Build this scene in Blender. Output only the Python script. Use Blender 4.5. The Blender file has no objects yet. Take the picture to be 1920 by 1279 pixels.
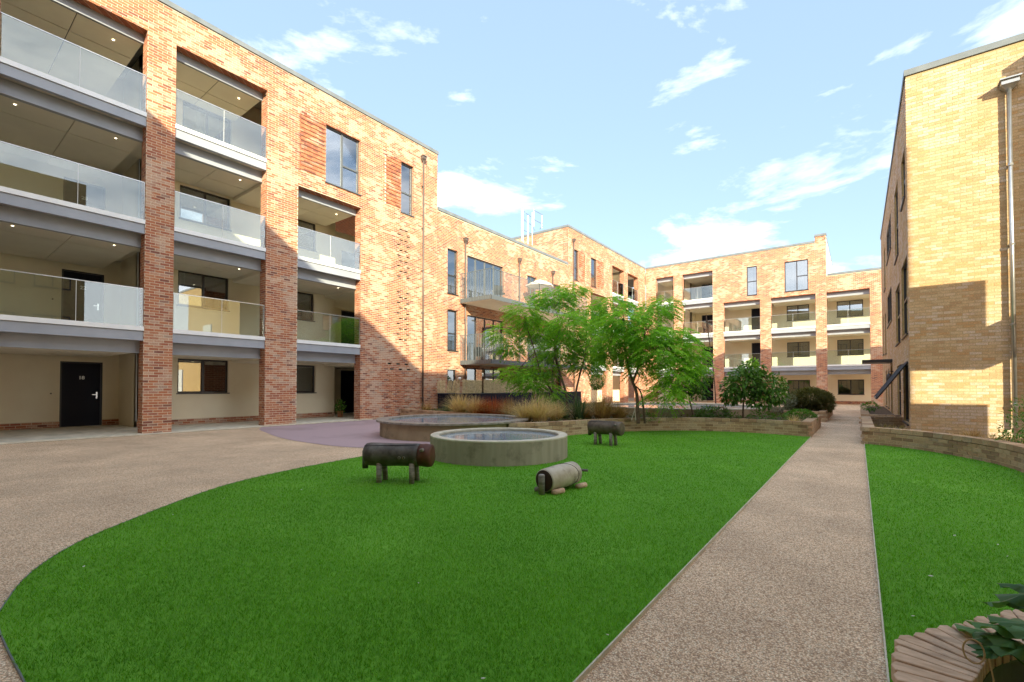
import bpy, bmesh, math, random
import numpy as np
from mathutils import Vector, Matrix
R = math.radians
rng = np.random.default_rng(7)
random.seed(7)
sc = bpy.context.scene
COL = sc.collection

# ------------------------------------------------------------------ camera
FPX, YPP, PITCH, CXP = 864.6, 710.4, R(1.03), 960.0
YAW = math.atan(650 / FPX)
H = 1.3
cam = bpy.data.cameras.new("camera")
cam.sensor_width = 36.0
cam.lens = 36.0 * FPX / 1920
cam.shift_y = (YPP - 639.5) / 1920
cam.clip_start, cam.clip_end = 0.05, 3000
camo = bpy.data.objects.new("camera", cam)
COL.objects.link(camo)
camo.location = (0, 0, H)
camo.rotation_euler = (math.pi / 2 + PITCH, 0, YAW)
sc.camera = camo
_f0 = np.array([-math.sin(YAW), math.cos(YAW), 0.0]); _rt = np.array([math.cos(YAW), math.sin(YAW), 0.0]); _u0 = np.array([0, 0, 1.0])
_fw = _f0 * math.cos(PITCH) + _u0 * math.sin(PITCH); _up = -_f0 * math.sin(PITCH) + _u0 * math.cos(PITCH)
_C = np.array([0, 0, H])

def proj(P):
    q = np.asarray(P, float) - _C
    d = q @ _fw
    d = np.where(d < 0.05, 0.05, d)
    return CXP + FPX * (q @ _rt) / d, YPP - FPX * (q @ _up) / d, q @ _fw

def at(u, v, Y):
    d = _fw + _rt * (u - CXP) / FPX - _up * (v - YPP) / FPX
    return _C + d * Y / d[1]

# ------------------------------------------------------------------ world: daylight sky with thin clouds
SUN = Vector((1.1, -1.0, 0.60)).normalized()      # towards the sun
ELEV = math.asin(SUN.z); AZ = math.atan2(SUN.x, SUN.y)
w = bpy.data.worlds.new("World"); sc.world = w; w.use_nodes = True
nt = w.node_tree; nt.nodes.clear()
def N(nt, t, **k):
    n = nt.nodes.new(t)
    for a, b in k.items(): setattr(n, a, b)
    return n
def L(nt, a, b): nt.links.new(a, b)
sky = N(nt, 'ShaderNodeTexSky', sky_type='NISHITA', sun_disc=False, sun_elevation=ELEV, sun_rotation=AZ)
sky.air_density = 1.0; sky.dust_density = 0.7; sky.ozone_density = 1.2
tc = N(nt, 'ShaderNodeTexCoord'); mp = N(nt, 'ShaderNodeMapping'); mp.inputs['Scale'].default_value = (1.0, 1.0, 3.0)
mp.inputs['Location'].default_value = (7.3, 4.2, 0.5); mp.inputs['Rotation'].default_value = (0, 0, 3.5)
n1 = N(nt, 'ShaderNodeTexNoise'); n1.inputs['Scale'].default_value = 2.9; n1.inputs['Detail'].default_value = 10; n1.inputs['Roughness'].default_value = 0.60
n1.inputs['Distortion'].default_value = 0.25
cr = N(nt, 'ShaderNodeValToRGB'); cr.color_ramp.elements[0].position = 0.54; cr.color_ramp.elements[1].position = 0.76
cr.color_ramp.elements[0].color = (0, 0, 0, 1); cr.color_ramp.elements[1].color = (1, 1, 1, 1)
# more cloud low down
sep = N(nt, 'ShaderNodeSeparateXYZ'); mr = N(nt, 'ShaderNodeMapRange')
mr.inputs[1].default_value = 0.0; mr.inputs[2].default_value = 0.55; mr.inputs[3].default_value = 0.06; mr.inputs[4].default_value = -0.02
ad = N(nt, 'ShaderNodeMath', operation='ADD')
L(nt, tc.outputs['Generated'], mp.inputs[0]); L(nt, mp.outputs[0], n1.inputs['Vector'])
L(nt, tc.outputs['Generated'], sep.inputs[0]); L(nt, sep.outputs[2], mr.inputs[0])
# the glass reflections show a cloudier sky on the far side of the courtyard: cover grows smoothly that way
dt = N(nt, 'ShaderNodeVectorMath', operation='DOT_PRODUCT'); dt.inputs[1].default_value = (0.66, -0.75, 0.0)
m2 = N(nt, 'ShaderNodeMapRange'); m2.interpolation_type = 'SMOOTHSTEP'; m2.inputs[1].default_value = -0.55; m2.inputs[2].default_value = 0.6; m2.inputs[3].default_value = 0.0; m2.inputs[4].default_value = 0.22
ad2 = N(nt, 'ShaderNodeMath', operation='ADD'); L(nt, tc.outputs['Generated'], dt.inputs[0]); L(nt, dt.outputs['Value'], m2.inputs[0]); L(nt, m2.outputs[0], ad2.inputs[1]); L(nt, n1.outputs[0], ad2.inputs[0])
L(nt, ad2.outputs[0], ad.inputs[0]); L(nt, mr.outputs[0], ad.inputs[1]); L(nt, ad.outputs[0], cr.inputs[0])
# a veil of thin high cloud everywhere lifts the blue
veil = N(nt, 'ShaderNodeMix', data_type='RGBA'); veil.inputs[0].default_value = 0.74; veil.inputs[7].default_value = (1.22, 1.68, 2.24, 1)
mx = N(nt, 'ShaderNodeMix', data_type='RGBA'); mx.inputs[7].default_value = (8.2, 8.0, 7.7, 1)
mul = N(nt, 'ShaderNodeMath', operation='MULTIPLY'); mul.inputs[1].default_value = 0.55
L(nt, cr.outputs[0], mul.inputs[0]); L(nt, mul.outputs[0], mx.inputs[0])
L(nt, sky.outputs[0], veil.inputs[6]); L(nt, veil.outputs[2], mx.inputs[6])
bg = N(nt, 'ShaderNodeBackground'); bg.inputs[1].default_value = 0.15
wo = N(nt, 'ShaderNodeOutputWorld')
L(nt, mx.outputs[2], bg.inputs[0]); L(nt, bg.outputs[0], wo.inputs[0])

sl = bpy.data.lights.new("sun", 'SUN'); sl.energy = 3.3; sl.angle = R(0.5); sl.color = (1.0, 0.91, 0.63)
slo = bpy.data.objects.new("sun", sl); COL.objects.link(slo)
slo.rotation_euler = SUN.to_track_quat('Z', 'Y').to_euler(); slo.location = (20, -20, 30)
sc.view_settings.view_transform = 'Standard'; sc.view_settings.look = 'None'
sc.view_settings.exposure = 1.62; sc.view_settings.gamma = 1.0; sc.view_settings.use_curve_mapping = False
sc.cycles.max_bounces = 9; sc.cycles.diffuse_bounces = 5; sc.cycles.glossy_bounces = 4; sc.cycles.transparent_max_bounces = 14
sc.cycles.transmission_bounces = 6

# ------------------------------------------------------------------ materials
M = {}
def mat(name, col=(0.5, 0.5, 0.5), rough=0.7, metal=0.0, spec=0.5):
    m = bpy.data.materials.new(name); m.use_nodes = True
    b = m.node_tree.nodes['Principled BSDF']
    b.inputs['Base Color'].default_value = (*col, 1); b.inputs['Roughness'].default_value = rough
    b.inputs['Metallic'].default_value = metal; b.inputs['Specular IOR Level'].default_value = spec
    M[name] = m
    return m, m.node_tree, b
def ramp(nt, cols, pos=None, interp='LINEAR'):
    r = N(nt, 'ShaderNodeValToRGB'); e = r.color_ramp; e.interpolation = interp
    n = len(cols)
    while len(e.elements) < n: e.elements.new(0.5)
    for i, c in enumerate(cols):
        e.elements[i].position = pos[i] if pos else i / (n - 1 if interp == 'LINEAR' else n)
        e.elements[i].color = (*c, 1)
    return r
def noise(nt, scale, detail=4, rough=0.55, space='world', stretch=None):
    n = N(nt, 'ShaderNodeTexNoise'); n.inputs['Scale'].default_value = scale; n.inputs['Detail'].default_value = detail
    n.inputs['Roughness'].default_value = rough
    if space == 'world': src = N(nt, 'ShaderNodeNewGeometry').outputs['Position']
    else: src = N(nt, 'ShaderNodeTexCoord').outputs['Object']
    if stretch:
        mp = N(nt, 'ShaderNodeMapping'); mp.inputs['Scale'].default_value = stretch
        L(nt, src, mp.inputs[0]); src = mp.outputs[0]
    L(nt, src, n.inputs['Vector'])
    return n
def bump(nt, b, h, strength=0.3, dist=0.01):
    bp = N(nt, 'ShaderNodeBump'); bp.inputs['Strength'].default_value = strength; bp.inputs['Distance'].default_value = dist
    L(nt, h, bp.inputs['Height']); L(nt, bp.outputs[0], b.inputs['Normal'])
def noisy(name, c0, c1, scale=6, rough=0.8, detail=5, bstr=0.25, bdist=0.01, stretch=None, space='world', p=(0.35, 0.65), spec=0.4, c2=None, s2=0.8):
    m, nt, b = mat(name, c0, rough, spec=spec)
    n = noise(nt, scale, detail, stretch=stretch, space=space)
    r = ramp(nt, [c0, c1], list(p)); L(nt, n.outputs[0], r.inputs[0])
    out = r.outputs[0]
    if c2:
        n2 = noise(nt, s2, 6, 0.65, space=space); r2 = ramp(nt, [(0, 0, 0), (1, 1, 1)], [0.52, 0.68]); L(nt, n2.outputs[0], r2.inputs[0])
        mxx = N(nt, 'ShaderNodeMix', data_type='RGBA'); mxx.inputs[7].default_value = (*c2, 1)
        L(nt, r2.outputs[0], mxx.inputs[0]); L(nt, out, mxx.inputs[6]); out = mxx.outputs[2]
    L(nt, out, b.inputs['Base Color'])
    if bstr: bump(nt, b, n.outputs[0], bstr, bdist)
    return m
def brickmat(name, pal, pale, pale_amt=0.5):
    m, nt, b = mat(name, pal[0], 0.85, spec=0.3)
    at_ = N(nt, 'ShaderNodeAttribute', attribute_name='tone'); oi = N(nt, 'ShaderNodeObjectInfo')
    a1 = N(nt, 'ShaderNodeMath', operation='ADD'); L(nt, at_.outputs['Fac'], a1.inputs[0]); L(nt, oi.outputs['Random'], a1.inputs[1])
    fr = N(nt, 'ShaderNodeMath', operation='FRACT'); L(nt, a1.outputs[0], fr.inputs[0])
    r = ramp(nt, pal, None, 'CONSTANT'); L(nt, fr.outputs[0], r.inputs[0])
    # second random number per brick
    m2 = N(nt, 'ShaderNodeMath', operation='MULTIPLY'); m2.inputs[1].default_value = 37.13; L(nt, fr.outputs[0], m2.inputs[0])
    f2 = N(nt, 'ShaderNodeMath', operation='FRACT'); L(nt, m2.outputs[0], f2.inputs[0])
    n = noise(nt, 0.9, 3)
    s = N(nt, 'ShaderNodeMath', operation='MULTIPLY_ADD'); s.inputs[1].default_value = 0.28; L(nt, f2.outputs[0], s.inputs[0]); L(nt, n.outputs[0], s.inputs[2])
    rp = ramp(nt, [(0, 0, 0), (1, 1, 1)], [0.66, 0.76]); L(nt, s.outputs[0], rp.inputs[0])
    n3 = noise(nt, 38, 3); mk = N(nt, 'ShaderNodeMath', operation='MULTIPLY'); L(nt, rp.outputs[0], mk.inputs[0]); L(nt, n3.outputs[0], mk.inputs[1])
    mk2 = N(nt, 'ShaderNodeMath', operation='MULTIPLY'); mk2.inputs[1].default_value = pale_amt * 2; mk2.use_clamp = True; L(nt, mk.outputs[0], mk2.inputs[0])
    mxx = N(nt, 'ShaderNodeMix', data_type='RGBA'); mxx.inputs[7].default_value = (*pale, 1)
    L(nt, mk2.outputs[0], mxx.inputs[0]); L(nt, r.outputs[0], mxx.inputs[6])
    # fine grain
    n4 = noise(nt, 60, 4); rg = ramp(nt, [(0.72, 0.72, 0.72), (1.2, 1.2, 1.2)], [0.3, 0.7]); L(nt, n4.outputs[0], rg.inputs[0])
    mm = N(nt, 'ShaderNodeMix', data_type='RGBA', blend_type='MULTIPLY'); mm.inputs[0].default_value = 1
    L(nt, mxx.outputs[2], mm.inputs[6]); L(nt, rg.outputs[0], mm.inputs[7]); L(nt, mm.outputs[2], b.inputs['Base Color'])
    bump(nt, b, n4.outputs[0], 0.35, 0.006)
    return m
brickmat('red_brick', [(0.43, 0.155, 0.085), (0.49, 0.19, 0.10), (0.37, 0.13, 0.078), (0.46, 0.17, 0.088), (0.52, 0.225, 0.12), (0.40, 0.14, 0.08), (0.25, 0.095, 0.068), (0.48, 0.19, 0.10)], (0.66, 0.52, 0.40), 0.5)
brickmat('buff_brick', [(0.539, 0.371, 0.205), (0.595, 0.417, 0.242), (0.512, 0.334, 0.182), (0.577, 0.399, 0.230), (0.623, 0.454, 0.290), (0.558, 0.343, 0.169), (0.586, 0.426, 0.254)], (0.670, 0.575, 0.508), 0.5)
brickmat('planter_brick', [(0.414, 0.274, 0.162), (0.471, 0.325, 0.200), (0.356, 0.230, 0.140), (0.437, 0.297, 0.178), (0.287, 0.185, 0.113), (0.494, 0.347, 0.216)], (0.575, 0.470, 0.335), 0.4)
noisy('mortar', (0.64, 0.54, 0.40), (0.74, 0.64, 0.48), 30, 0.95)
noisy('buff_mortar', (0.400, 0.296, 0.158), (0.464, 0.351, 0.195), 30, 0.95)
noisy('planter_mortar', (0.571, 0.454, 0.296), (0.706, 0.566, 0.373), 30, 0.95)
def brick_tex(name, c1, c2, mo):
    m, nt, b = mat(name, c1, 0.88, spec=0.3)
    g = N(nt, 'ShaderNodeNewGeometry'); s = N(nt, 'ShaderNodeSeparateXYZ'); L(nt, g.outputs['Position'], s.inputs[0])
    a = N(nt, 'ShaderNodeMath', operation='ADD'); L(nt, s.outputs[0], a.inputs[0]); L(nt, s.outputs[1], a.inputs[1])
    c = N(nt, 'ShaderNodeCombineXYZ'); L(nt, a.outputs[0], c.inputs[0]); L(nt, s.outputs[2], c.inputs[1])
    t = N(nt, 'ShaderNodeTexBrick'); t.inputs['Scale'].default_value = 1; t.inputs['Brick Width'].default_value = 0.225
    t.inputs['Row Height'].default_value = 0.075; t.inputs['Mortar Size'].default_value = 0.005; t.inputs['Bias'].default_value = 0
    t.inputs['Color1'].default_value = (*c1, 1); t.inputs['Color2'].default_value = (*c2, 1); t.inputs['Mortar'].default_value = (*mo, 1)
    L(nt, c.outputs[0], t.inputs['Vector'])
    n = noise(nt, 40, 3); rg = ramp(nt, [(0.8, 0.8, 0.8), (1.15, 1.15, 1.15)], [0.3, 0.7]); L(nt, n.outputs[0], rg.inputs[0])
    mm = N(nt, 'ShaderNodeMix', data_type='RGBA', blend_type='MULTIPLY'); mm.inputs[0].default_value = 1
    L(nt, t.outputs[0], mm.inputs[6]); L(nt, rg.outputs[0], mm.inputs[7]); L(nt, mm.outputs[2], b.inputs['Base Color'])
    bump(nt, b, t.outputs['Fac'], -0.4, 0.006)
brick_tex('red_reveal', (0.480, 0.189, 0.098), (0.324, 0.124, 0.072), (0.672, 0.611, 0.481))
brick_tex('buff_reveal', (0.60, 0.42, 0.19), (0.50, 0.34, 0.15), (0.50, 0.38, 0.21))
brick_tex('planter_reveal', (0.26, 0.17, 0.10), (0.15, 0.10, 0.06), (0.34, 0.28, 0.19))
noisy('render', (0.847, 0.751, 0.577), (0.900, 0.825, 0.640), 1.3, 0.9, bstr=0.05, p=(0.3, 0.7))
noisy('white_render', (0.78, 0.77, 0.74), (0.84, 0.83, 0.80), 2, 0.8, bstr=0.05)
noisy('soffit', (0.813, 0.753, 0.631), (0.875, 0.815, 0.683), 1.0, 0.85, bstr=0.0)
noisy('slab', (0.567, 0.527, 0.432), (0.729, 0.675, 0.553), 3.5, 0.85, c2=(0.472, 0.446, 0.365), s2=1.5)
noisy('coping', (0.15, 0.17, 0.185), (0.20, 0.22, 0.24), 3, 0.42, bstr=0.02)
noisy('grey_fascia', (0.33, 0.35, 0.40), (0.38, 0.40, 0.45), 2, 0.42, bstr=0.01)
noisy('white_trim', (0.829, 0.840, 0.862), (0.896, 0.900, 0.900), 4, 0.35, bstr=0.01)
mat('frame', (0.035, 0.033, 0.036), 0.35); mat('frame_grey', (0.10, 0.11, 0.12), 0.4)
noisy('pipe', (0.11, 0.085, 0.075), (0.15, 0.12, 0.105), 6, 0.35, bstr=0.01)
noisy('steel', (0.460, 0.470, 0.480), (0.560, 0.570, 0.580), 6, 0.3, bstr=0.02); M['steel'].node_tree.nodes['Principled BSDF'].inputs['Metallic'].default_value = 0.85
noisy('galv', (0.11, 0.135, 0.15), (0.15, 0.18, 0.20), 8, 0.45, bstr=0.02)
mat('navy', (0.010, 0.012, 0.026), 0.5, spec=0.2); mat('black', (0.01, 0.01, 0.012), 0.5); mat('chrome', (0.7, 0.7, 0.7), 0.2, 1.0)
mat('white', (0.8, 0.8, 0.8), 0.5); mat('curtain', (0.70, 0.68, 0.64), 0.9); mat('room', (0.30, 0.27, 0.23), 0.9)
noisy('terracotta', (0.42, 0.17, 0.08), (0.50, 0.23, 0.12), 10, 0.8)
noisy('roofing', (0.20, 0.20, 0.20), (0.26, 0.26, 0.26), 4, 0.9)
m, nt, b = mat('lamp', (1, 1, 1)); b.inputs['Emission Color'].default_value = (1, 0.86, 0.62, 1); b.inputs['Emission Strength'].default_value = 4

def glassmat(name, tint, base_refl, rough=0.0):
    m = bpy.data.materials.new(name); m.use_nodes = True; nt = m.node_tree; nt.nodes.clear()
    o = N(nt, 'ShaderNodeOutputMaterial'); t = N(nt, 'ShaderNodeBsdfTransparent'); t.inputs[0].default_value = (*tint, 1)
    g = N(nt, 'ShaderNodeBsdfGlossy'); g.inputs['Roughness'].default_value = rough; g.inputs[0].default_value = (0.95, 0.97, 1, 1)
    lw = N(nt, 'ShaderNodeFresnel'); lw.inputs[0].default_value = 1.5
    a = N(nt, 'ShaderNodeMath', operation='MULTIPLY_ADD'); a.inputs[1].default_value = 1.5; a.inputs[2].default_value = base_refl; a.use_clamp = True
    x = N(nt, 'ShaderNodeMixShader'); L(nt, lw.outputs[0], a.inputs[0]); L(nt, a.outputs[0], x.inputs[0])
    L(nt, t.outputs[0], x.inputs[1]); L(nt, g.outputs[0], x.inputs[2]); L(nt, x.outputs[0], o.inputs[0]); M[name] = m
glassmat('balustrade_glass', (0.88, 0.94, 0.92), 0.05)
glassmat('window_glass', (0.62, 0.66, 0.68), 0.22)

# ground materials
def gravelmat():
    m, nt, b = mat('gravel', (0.4, 0.3, 0.22), 0.8, spec=0.35)
    g = N(nt, 'ShaderNodeNewGeometry')
    v = N(nt, 'ShaderNodeTexVoronoi'); v.inputs['Scale'].default_value = 125; v.inputs['Randomness'].default_value = 1
    mp = N(nt, 'ShaderNodeMapping'); L(nt, g.outputs['Position'], mp.inputs[0]); L(nt, mp.outputs[0], v.inputs['Vector'])
    s = N(nt, 'ShaderNodeSeparateColor'); L(nt, v.outputs['Color'], s.inputs[0])
    r = ramp(nt, [(0.734, 0.541, 0.360), (0.842, 0.657, 0.466), (0.605, 0.414, 0.265), (0.900, 0.775, 0.583), (0.778, 0.583, 0.392), (0.454, 0.303, 0.191), (0.821, 0.636, 0.445)], None, 'CONSTANT')
    L(nt, s.outputs[0], r.inputs[0])
    n = noise(nt, 0.8, 8, 0.68); rg = ramp(nt, [(0.80, 0.79, 0.78), (1.14, 1.14, 1.13)], [0.34, 0.66]); L(nt, n.outputs[0], rg.inputs[0])
    d = ramp(nt, [(1.1, 1.1, 1.1), (0.55, 0.52, 0.5)], [0.25, 0.75]); L(nt, v.outputs['Distance'], d.inputs[0])
    a = N(nt, 'ShaderNodeMix', data_type='RGBA', blend_type='MULTIPLY'); a.inputs[0].default_value = 1
    L(nt, r.outputs[0], a.inputs[6]); L(nt, rg.outputs[0], a.inputs[7])
    c = N(nt, 'ShaderNodeMix', data_type='RGBA', blend_type='MULTIPLY'); c.inputs[0].default_value = 1
    L(nt, a.outputs[2], c.inputs[6]); L(nt, d.outputs[0], c.inputs[7]); L(nt, c.outputs[2], b.inputs['Base Color'])
    inv = N(nt, 'ShaderNodeMath', operation='SUBTRACT'); inv.inputs[0].default_value = 1; L(nt, v.outputs['Distance'], inv.inputs[1])
    bump(nt, b, inv.outputs[0], 0.6, 0.006)
gravelmat()
noisy('purple', (0.36, 0.265, 0.29), (0.44, 0.335, 0.36), 160, 0.85, bstr=0.3, bdist=0.003, c2=(0.33, 0.25, 0.265), s2=0.6)
noisy('turf', (0.077, 0.242, 0.008), (0.108, 0.314, 0.014), 30, 0.9, bstr=0.5, bdist=0.01, c2=(0.135, 0.352, 0.025), s2=0.7)
noisy('soil', (0.075, 0.05, 0.03), (0.13, 0.09, 0.055), 14, 0.95, bstr=0.8, bdist=0.03)
noisy('concrete', (0.255, 0.235, 0.17), (0.34, 0.315, 0.24), 2.6, 0.85, stretch=(3.2, 3.2, 0.35), c2=(0.17, 0.155, 0.11), s2=2.3, p=(0.30, 0.70))
noisy('dark_concrete', (0.260, 0.195, 0.120), (0.364, 0.286, 0.180), 3.0, 0.85, stretch=(0.900, 0.900, 0.480), c2=(0.156, 0.117, 0.072), s2=1.4)
noisy('rim_pale', (0.50, 0.47, 0.37), (0.60, 0.57, 0.46), 9, 0.8, c2=(0.40, 0.38, 0.29), s2=3)
noisy('rim_dark', (0.20, 0.175, 0.15), (0.32, 0.29, 0.25), 9, 0.6, c2=(0.10, 0.09, 0.08), s2=4)
m, nt, b = mat('water', (0.26, 0.33, 0.40), 0.08); b.inputs['IOR'].default_value = 1.45
n = noise(nt, 5, 3); bump(nt, b, n.outputs[0], 0.05, 0.01)
noisy('old_wood', (0.16, 0.145, 0.13), (0.30, 0.28, 0.25), 7, 0.75, stretch=(1, 1, 6), space='obj', bstr=0.5, c2=(0.07, 0.06, 0.055), s2=2.5)
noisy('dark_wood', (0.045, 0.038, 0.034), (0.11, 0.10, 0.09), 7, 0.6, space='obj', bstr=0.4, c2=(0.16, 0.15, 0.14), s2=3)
noisy('brown_wood', (0.070, 0.052, 0.038), (0.140, 0.112, 0.084), 7, 0.6, space='obj', bstr=0.4, c2=(0.038, 0.028, 0.021), s2=3)
noisy('pale_wood', (0.374, 0.329, 0.246), (0.542, 0.502, 0.414), 6, 0.7, space='obj', bstr=0.4, c2=(0.224, 0.201, 0.158), s2=4)
noisy('red_wood', (0.075, 0.022, 0.012), (0.10, 0.035, 0.02), 8, 0.6, space='obj')
noisy('char_wood', (0.035, 0.02, 0.018), (0.06, 0.03, 0.025), 8, 0.7, space='obj')
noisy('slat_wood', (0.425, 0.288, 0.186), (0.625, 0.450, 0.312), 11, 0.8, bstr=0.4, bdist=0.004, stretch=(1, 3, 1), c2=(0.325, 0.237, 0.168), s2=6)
noisy('hurdle', (0.454, 0.374, 0.213), (0.748, 0.634, 0.385), 12, 0.9, bstr=0.5)
noisy('bark', (0.09, 0.06, 0.04), (0.16, 0.115, 0.08), 18, 0.9, bstr=0.6)
def leafmat(name, c0, c1, trans=0.35):
    m, nt, b = mat(name, c0, 0.5, spec=0.35)
    a = N(nt, 'ShaderNodeAttribute', attribute_name='tone'); r = ramp(nt, [c0, c1], [0.0, 1.0]); L(nt, a.outputs['Fac'], r.inputs[0])
    L(nt, r.outputs[0], b.inputs['Base Color'])
    tr = N(nt, 'ShaderNodeBsdfTranslucent'); hs = N(nt, 'ShaderNodeMix', data_type='RGBA', blend_type='MULTIPLY'); hs.inputs[0].default_value = 1
    hs.inputs[7].default_value = (1.5, 1.6, 0.6, 1); L(nt, r.outputs[0], hs.inputs[6]); L(nt, hs.outputs[2], tr.inputs[0])
    x = N(nt, 'ShaderNodeMixShader'); x.inputs[0].default_value = trans
    L(nt, b.outputs[0], x.inputs[1]); L(nt, tr.outputs[0], x.inputs[2]); L(nt, x.outputs[0], nt.nodes['Material Output'].inputs[0])
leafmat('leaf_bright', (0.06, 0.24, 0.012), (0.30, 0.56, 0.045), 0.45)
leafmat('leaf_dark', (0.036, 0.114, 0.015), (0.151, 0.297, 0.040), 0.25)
leafmat('leaf_lime', (0.22, 0.42, 0.03), (0.30, 0.52, 0.05), 0.4)
leafmat('leaf_olive', (0.070, 0.077, 0.019), (0.168, 0.168, 0.046), 0.2)
leafmat('leaf_grey', (0.14, 0.16, 0.10), (0.26, 0.28, 0.18), 0.2)
leafmat('leaf_fresh', (0.05, 0.15, 0.015), (0.12, 0.27, 0.04), 0.3)
leafmat('straw', (0.433, 0.304, 0.152), (0.707, 0.564, 0.354), 0.3)
leafmat('rust', (0.280, 0.058, 0.018), (0.476, 0.130, 0.042), 0.2)
leafmat('brown_grass', (0.280, 0.162, 0.065), (0.504, 0.338, 0.156), 0.25)
leafmat('sword', (0.03, 0.075, 0.025), (0.10, 0.17, 0.06), 0.15)
leafmat('squash', (0.035, 0.105, 0.03), (0.11, 0.23, 0.06), 0.25)
leafmat('blade', (0.052, 0.215, 0.004), (0.17, 0.45, 0.014), 0.3)

# ------------------------------------------------------------------ object helpers
def tag(o, label=None, cat=None, group=None, kind=None):
    if label: o['label'] = label
    if cat: o['category'] = cat
    if group: o['group'] = group
    if kind: o['kind'] = kind
    return o
def empty(name, loc, label, cat, group=None, rz=0.0):
    o = bpy.data.objects.new(name, None); COL.objects.link(o); o.location = loc; o.rotation_euler = (0, 0, rz)
    o.empty_display_size = 0.2
    return tag(o, label, cat, group)
def link(name, me, parent=None):
    o = bpy.data.objects.new(name, me); COL.objects.link(o)
    if parent is not None: o.parent = parent
    return o
def root_of(o):
    while o.parent is not None: o = o.parent
    return o
class MB:
    def __init__(s): s.v = []; s.f = []; s.m = []; s.t = []
    def add(s, vs, fs, m=0, tone=0.0):
        b = len(s.v); s.v.extend(vs)
        for f in fs: s.f.append(tuple(b + i for i in f)); s.m.append(m); s.t.append(tone)
    def box(s, a, b, m=0, tone=0.0):
        x0, x1 = sorted((a[0], b[0])); y0, y1 = sorted((a[1], b[1])); z0, z1 = sorted((a[2], b[2]))
        s.add([(x0, y0, z0), (x1, y0, z0), (x1, y1, z0), (x0, y1, z0), (x0, y0, z1), (x1, y0, z1), (x1, y1, z1), (x0, y1, z1)],
              [(0, 3, 2, 1), (4, 5, 6, 7), (0, 1, 5, 4), (1, 2, 6, 5), (2, 3, 7, 6), (3, 0, 4, 7)], m, tone)
    def tube(s, pts, rads, n=8, m=0, cap=True, tone=0.0, squash=1.0):
        pts = [Vector(p) for p in pts]
        if not hasattr(rads, '__len__'): rads = [rads] * len(pts)
        rings = []; prev = None
        for i, p in enumerate(pts):
            d = (pts[min(i + 1, len(pts) - 1)] - pts[max(i - 1, 0)])
            d = d.normalized() if d.length > 1e-9 else Vector((0, 0, 1))
            if prev is None: a = Vector((0, 0, 1)) if abs(d.z) < 0.9 else Vector((1, 0, 0))
            else: a = prev
            u = (a - d * a.dot(d)).normalized(); prev = u; q = d.cross(u)
            rings.append([tuple(p + (u * math.cos(2 * math.pi * k / n) + q * math.sin(2 * math.pi * k / n) * squash) * rads[i]) for k in range(n)])
        vs = [v for r_ in rings for v in r_]; fs = []
        for i in range(len(pts) - 1):
            for k in range(n):
                fs.append((i * n + k, i * n + (k + 1) % n, (i + 1) * n + (k + 1) % n, (i + 1) * n + k))
        if cap: fs.append(tuple(range(n))[::-1]); fs.append(tuple((len(pts) - 1) * n + k for k in range(n)))
        s.add(vs, fs, m, tone)
    def lathe(s, c, prof, n=48, m=0):
        vs = [(c[0] + r_ * math.cos(2 * math.pi * k / n), c[1] + r_ * math.sin(2 * math.pi * k / n), c[2] + z) for r_, z in prof for k in range(n)]
        fs = [(i * n + k, i * n + (k + 1) % n, (i + 1) * n + (k + 1) % n, (i + 1) * n + k) for i in range(len(prof) - 1) for k in range(n)]
        s.add(vs, fs, m)
    def quad(s, a, b, c, d, m=0, tone=0.0): s.add([tuple(a), tuple(b), tuple(c), tuple(d)], [(0, 1, 2, 3)], m, tone)
    def mesh(s, name, mats, off=(0, 0, 0), smooth=False):
        me = bpy.data.meshes.new(name)
        v = np.array(s.v, float).reshape(-1, 3) - np.array(off)
        me.from_pydata(v.tolist(), [], s.f)
        if isinstance(mats, str): mats = [mats]
        for x in mats: me.materials.append(M[x])
        if len(mats) > 1: me.polygons.foreach_set('material_index', s.m)
        a = me.attributes.new('tone', 'FLOAT', 'FACE'); a.data.foreach_set('value', s.t)
        if smooth: me.polygons.foreach_set('use_smooth', [True] * len(s.f))
        me.update(); return me
    def build(s, name, mats, parent=None, smooth=False, bevel=0):
        off = tuple(root_of(parent).location) if parent is not None else (0, 0, 0)
        me = s.mesh(name, mats, off, smooth)
        if bevel:
            bm = bmesh.new(); bm.from_mesh(me)
            bmesh.ops.bevel(bm, geom=[e for e in bm.edges if len(e.link_faces) == 2 and e.calc_face_angle(0) > 0.5], offset=bevel, segments=2, profile=0.5, affect='EDGES')
            bm.to_mesh(me); bm.free()
        return link(name, me, parent)
def copy_tree(o, parent=None):
    c = o.copy(); COL.objects.link(c); c.parent = parent
    for ch in list(o.children): copy_tree(ch, c)
    return c
def npmesh(name, V, F, tone, mats):
    """V (n,3), F (m,3 or 4) arrays"""
    me = bpy.data.meshes.new(name); k = F.shape[1]
    me.vertices.add(len(V)); me.vertices.foreach_set('co', np.ascontiguousarray(V, dtype=np.float32).ravel())
    me.loops.add(F.size); me.loops.foreach_set('vertex_index', np.ascontiguousarray(F, dtype=np.int32).ravel())
    me.polygons.add(len(F)); me.polygons.foreach_set('loop_start', np.arange(0, F.size, k, dtype=np.int32))
    me.polygons.foreach_set('loop_total', np.full(len(F), k, dtype=np.int32))
    me.materials.append(M[mats]); a = me.attributes.new('tone', 'FLOAT', 'FACE'); a.data.foreach_set('value', np.asarray(tone, dtype=np.float32))
    me.polygons.foreach_set('use_smooth', np.zeros(len(F), dtype=bool)); me.update(calc_edges=True); me.validate(); return me

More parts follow.
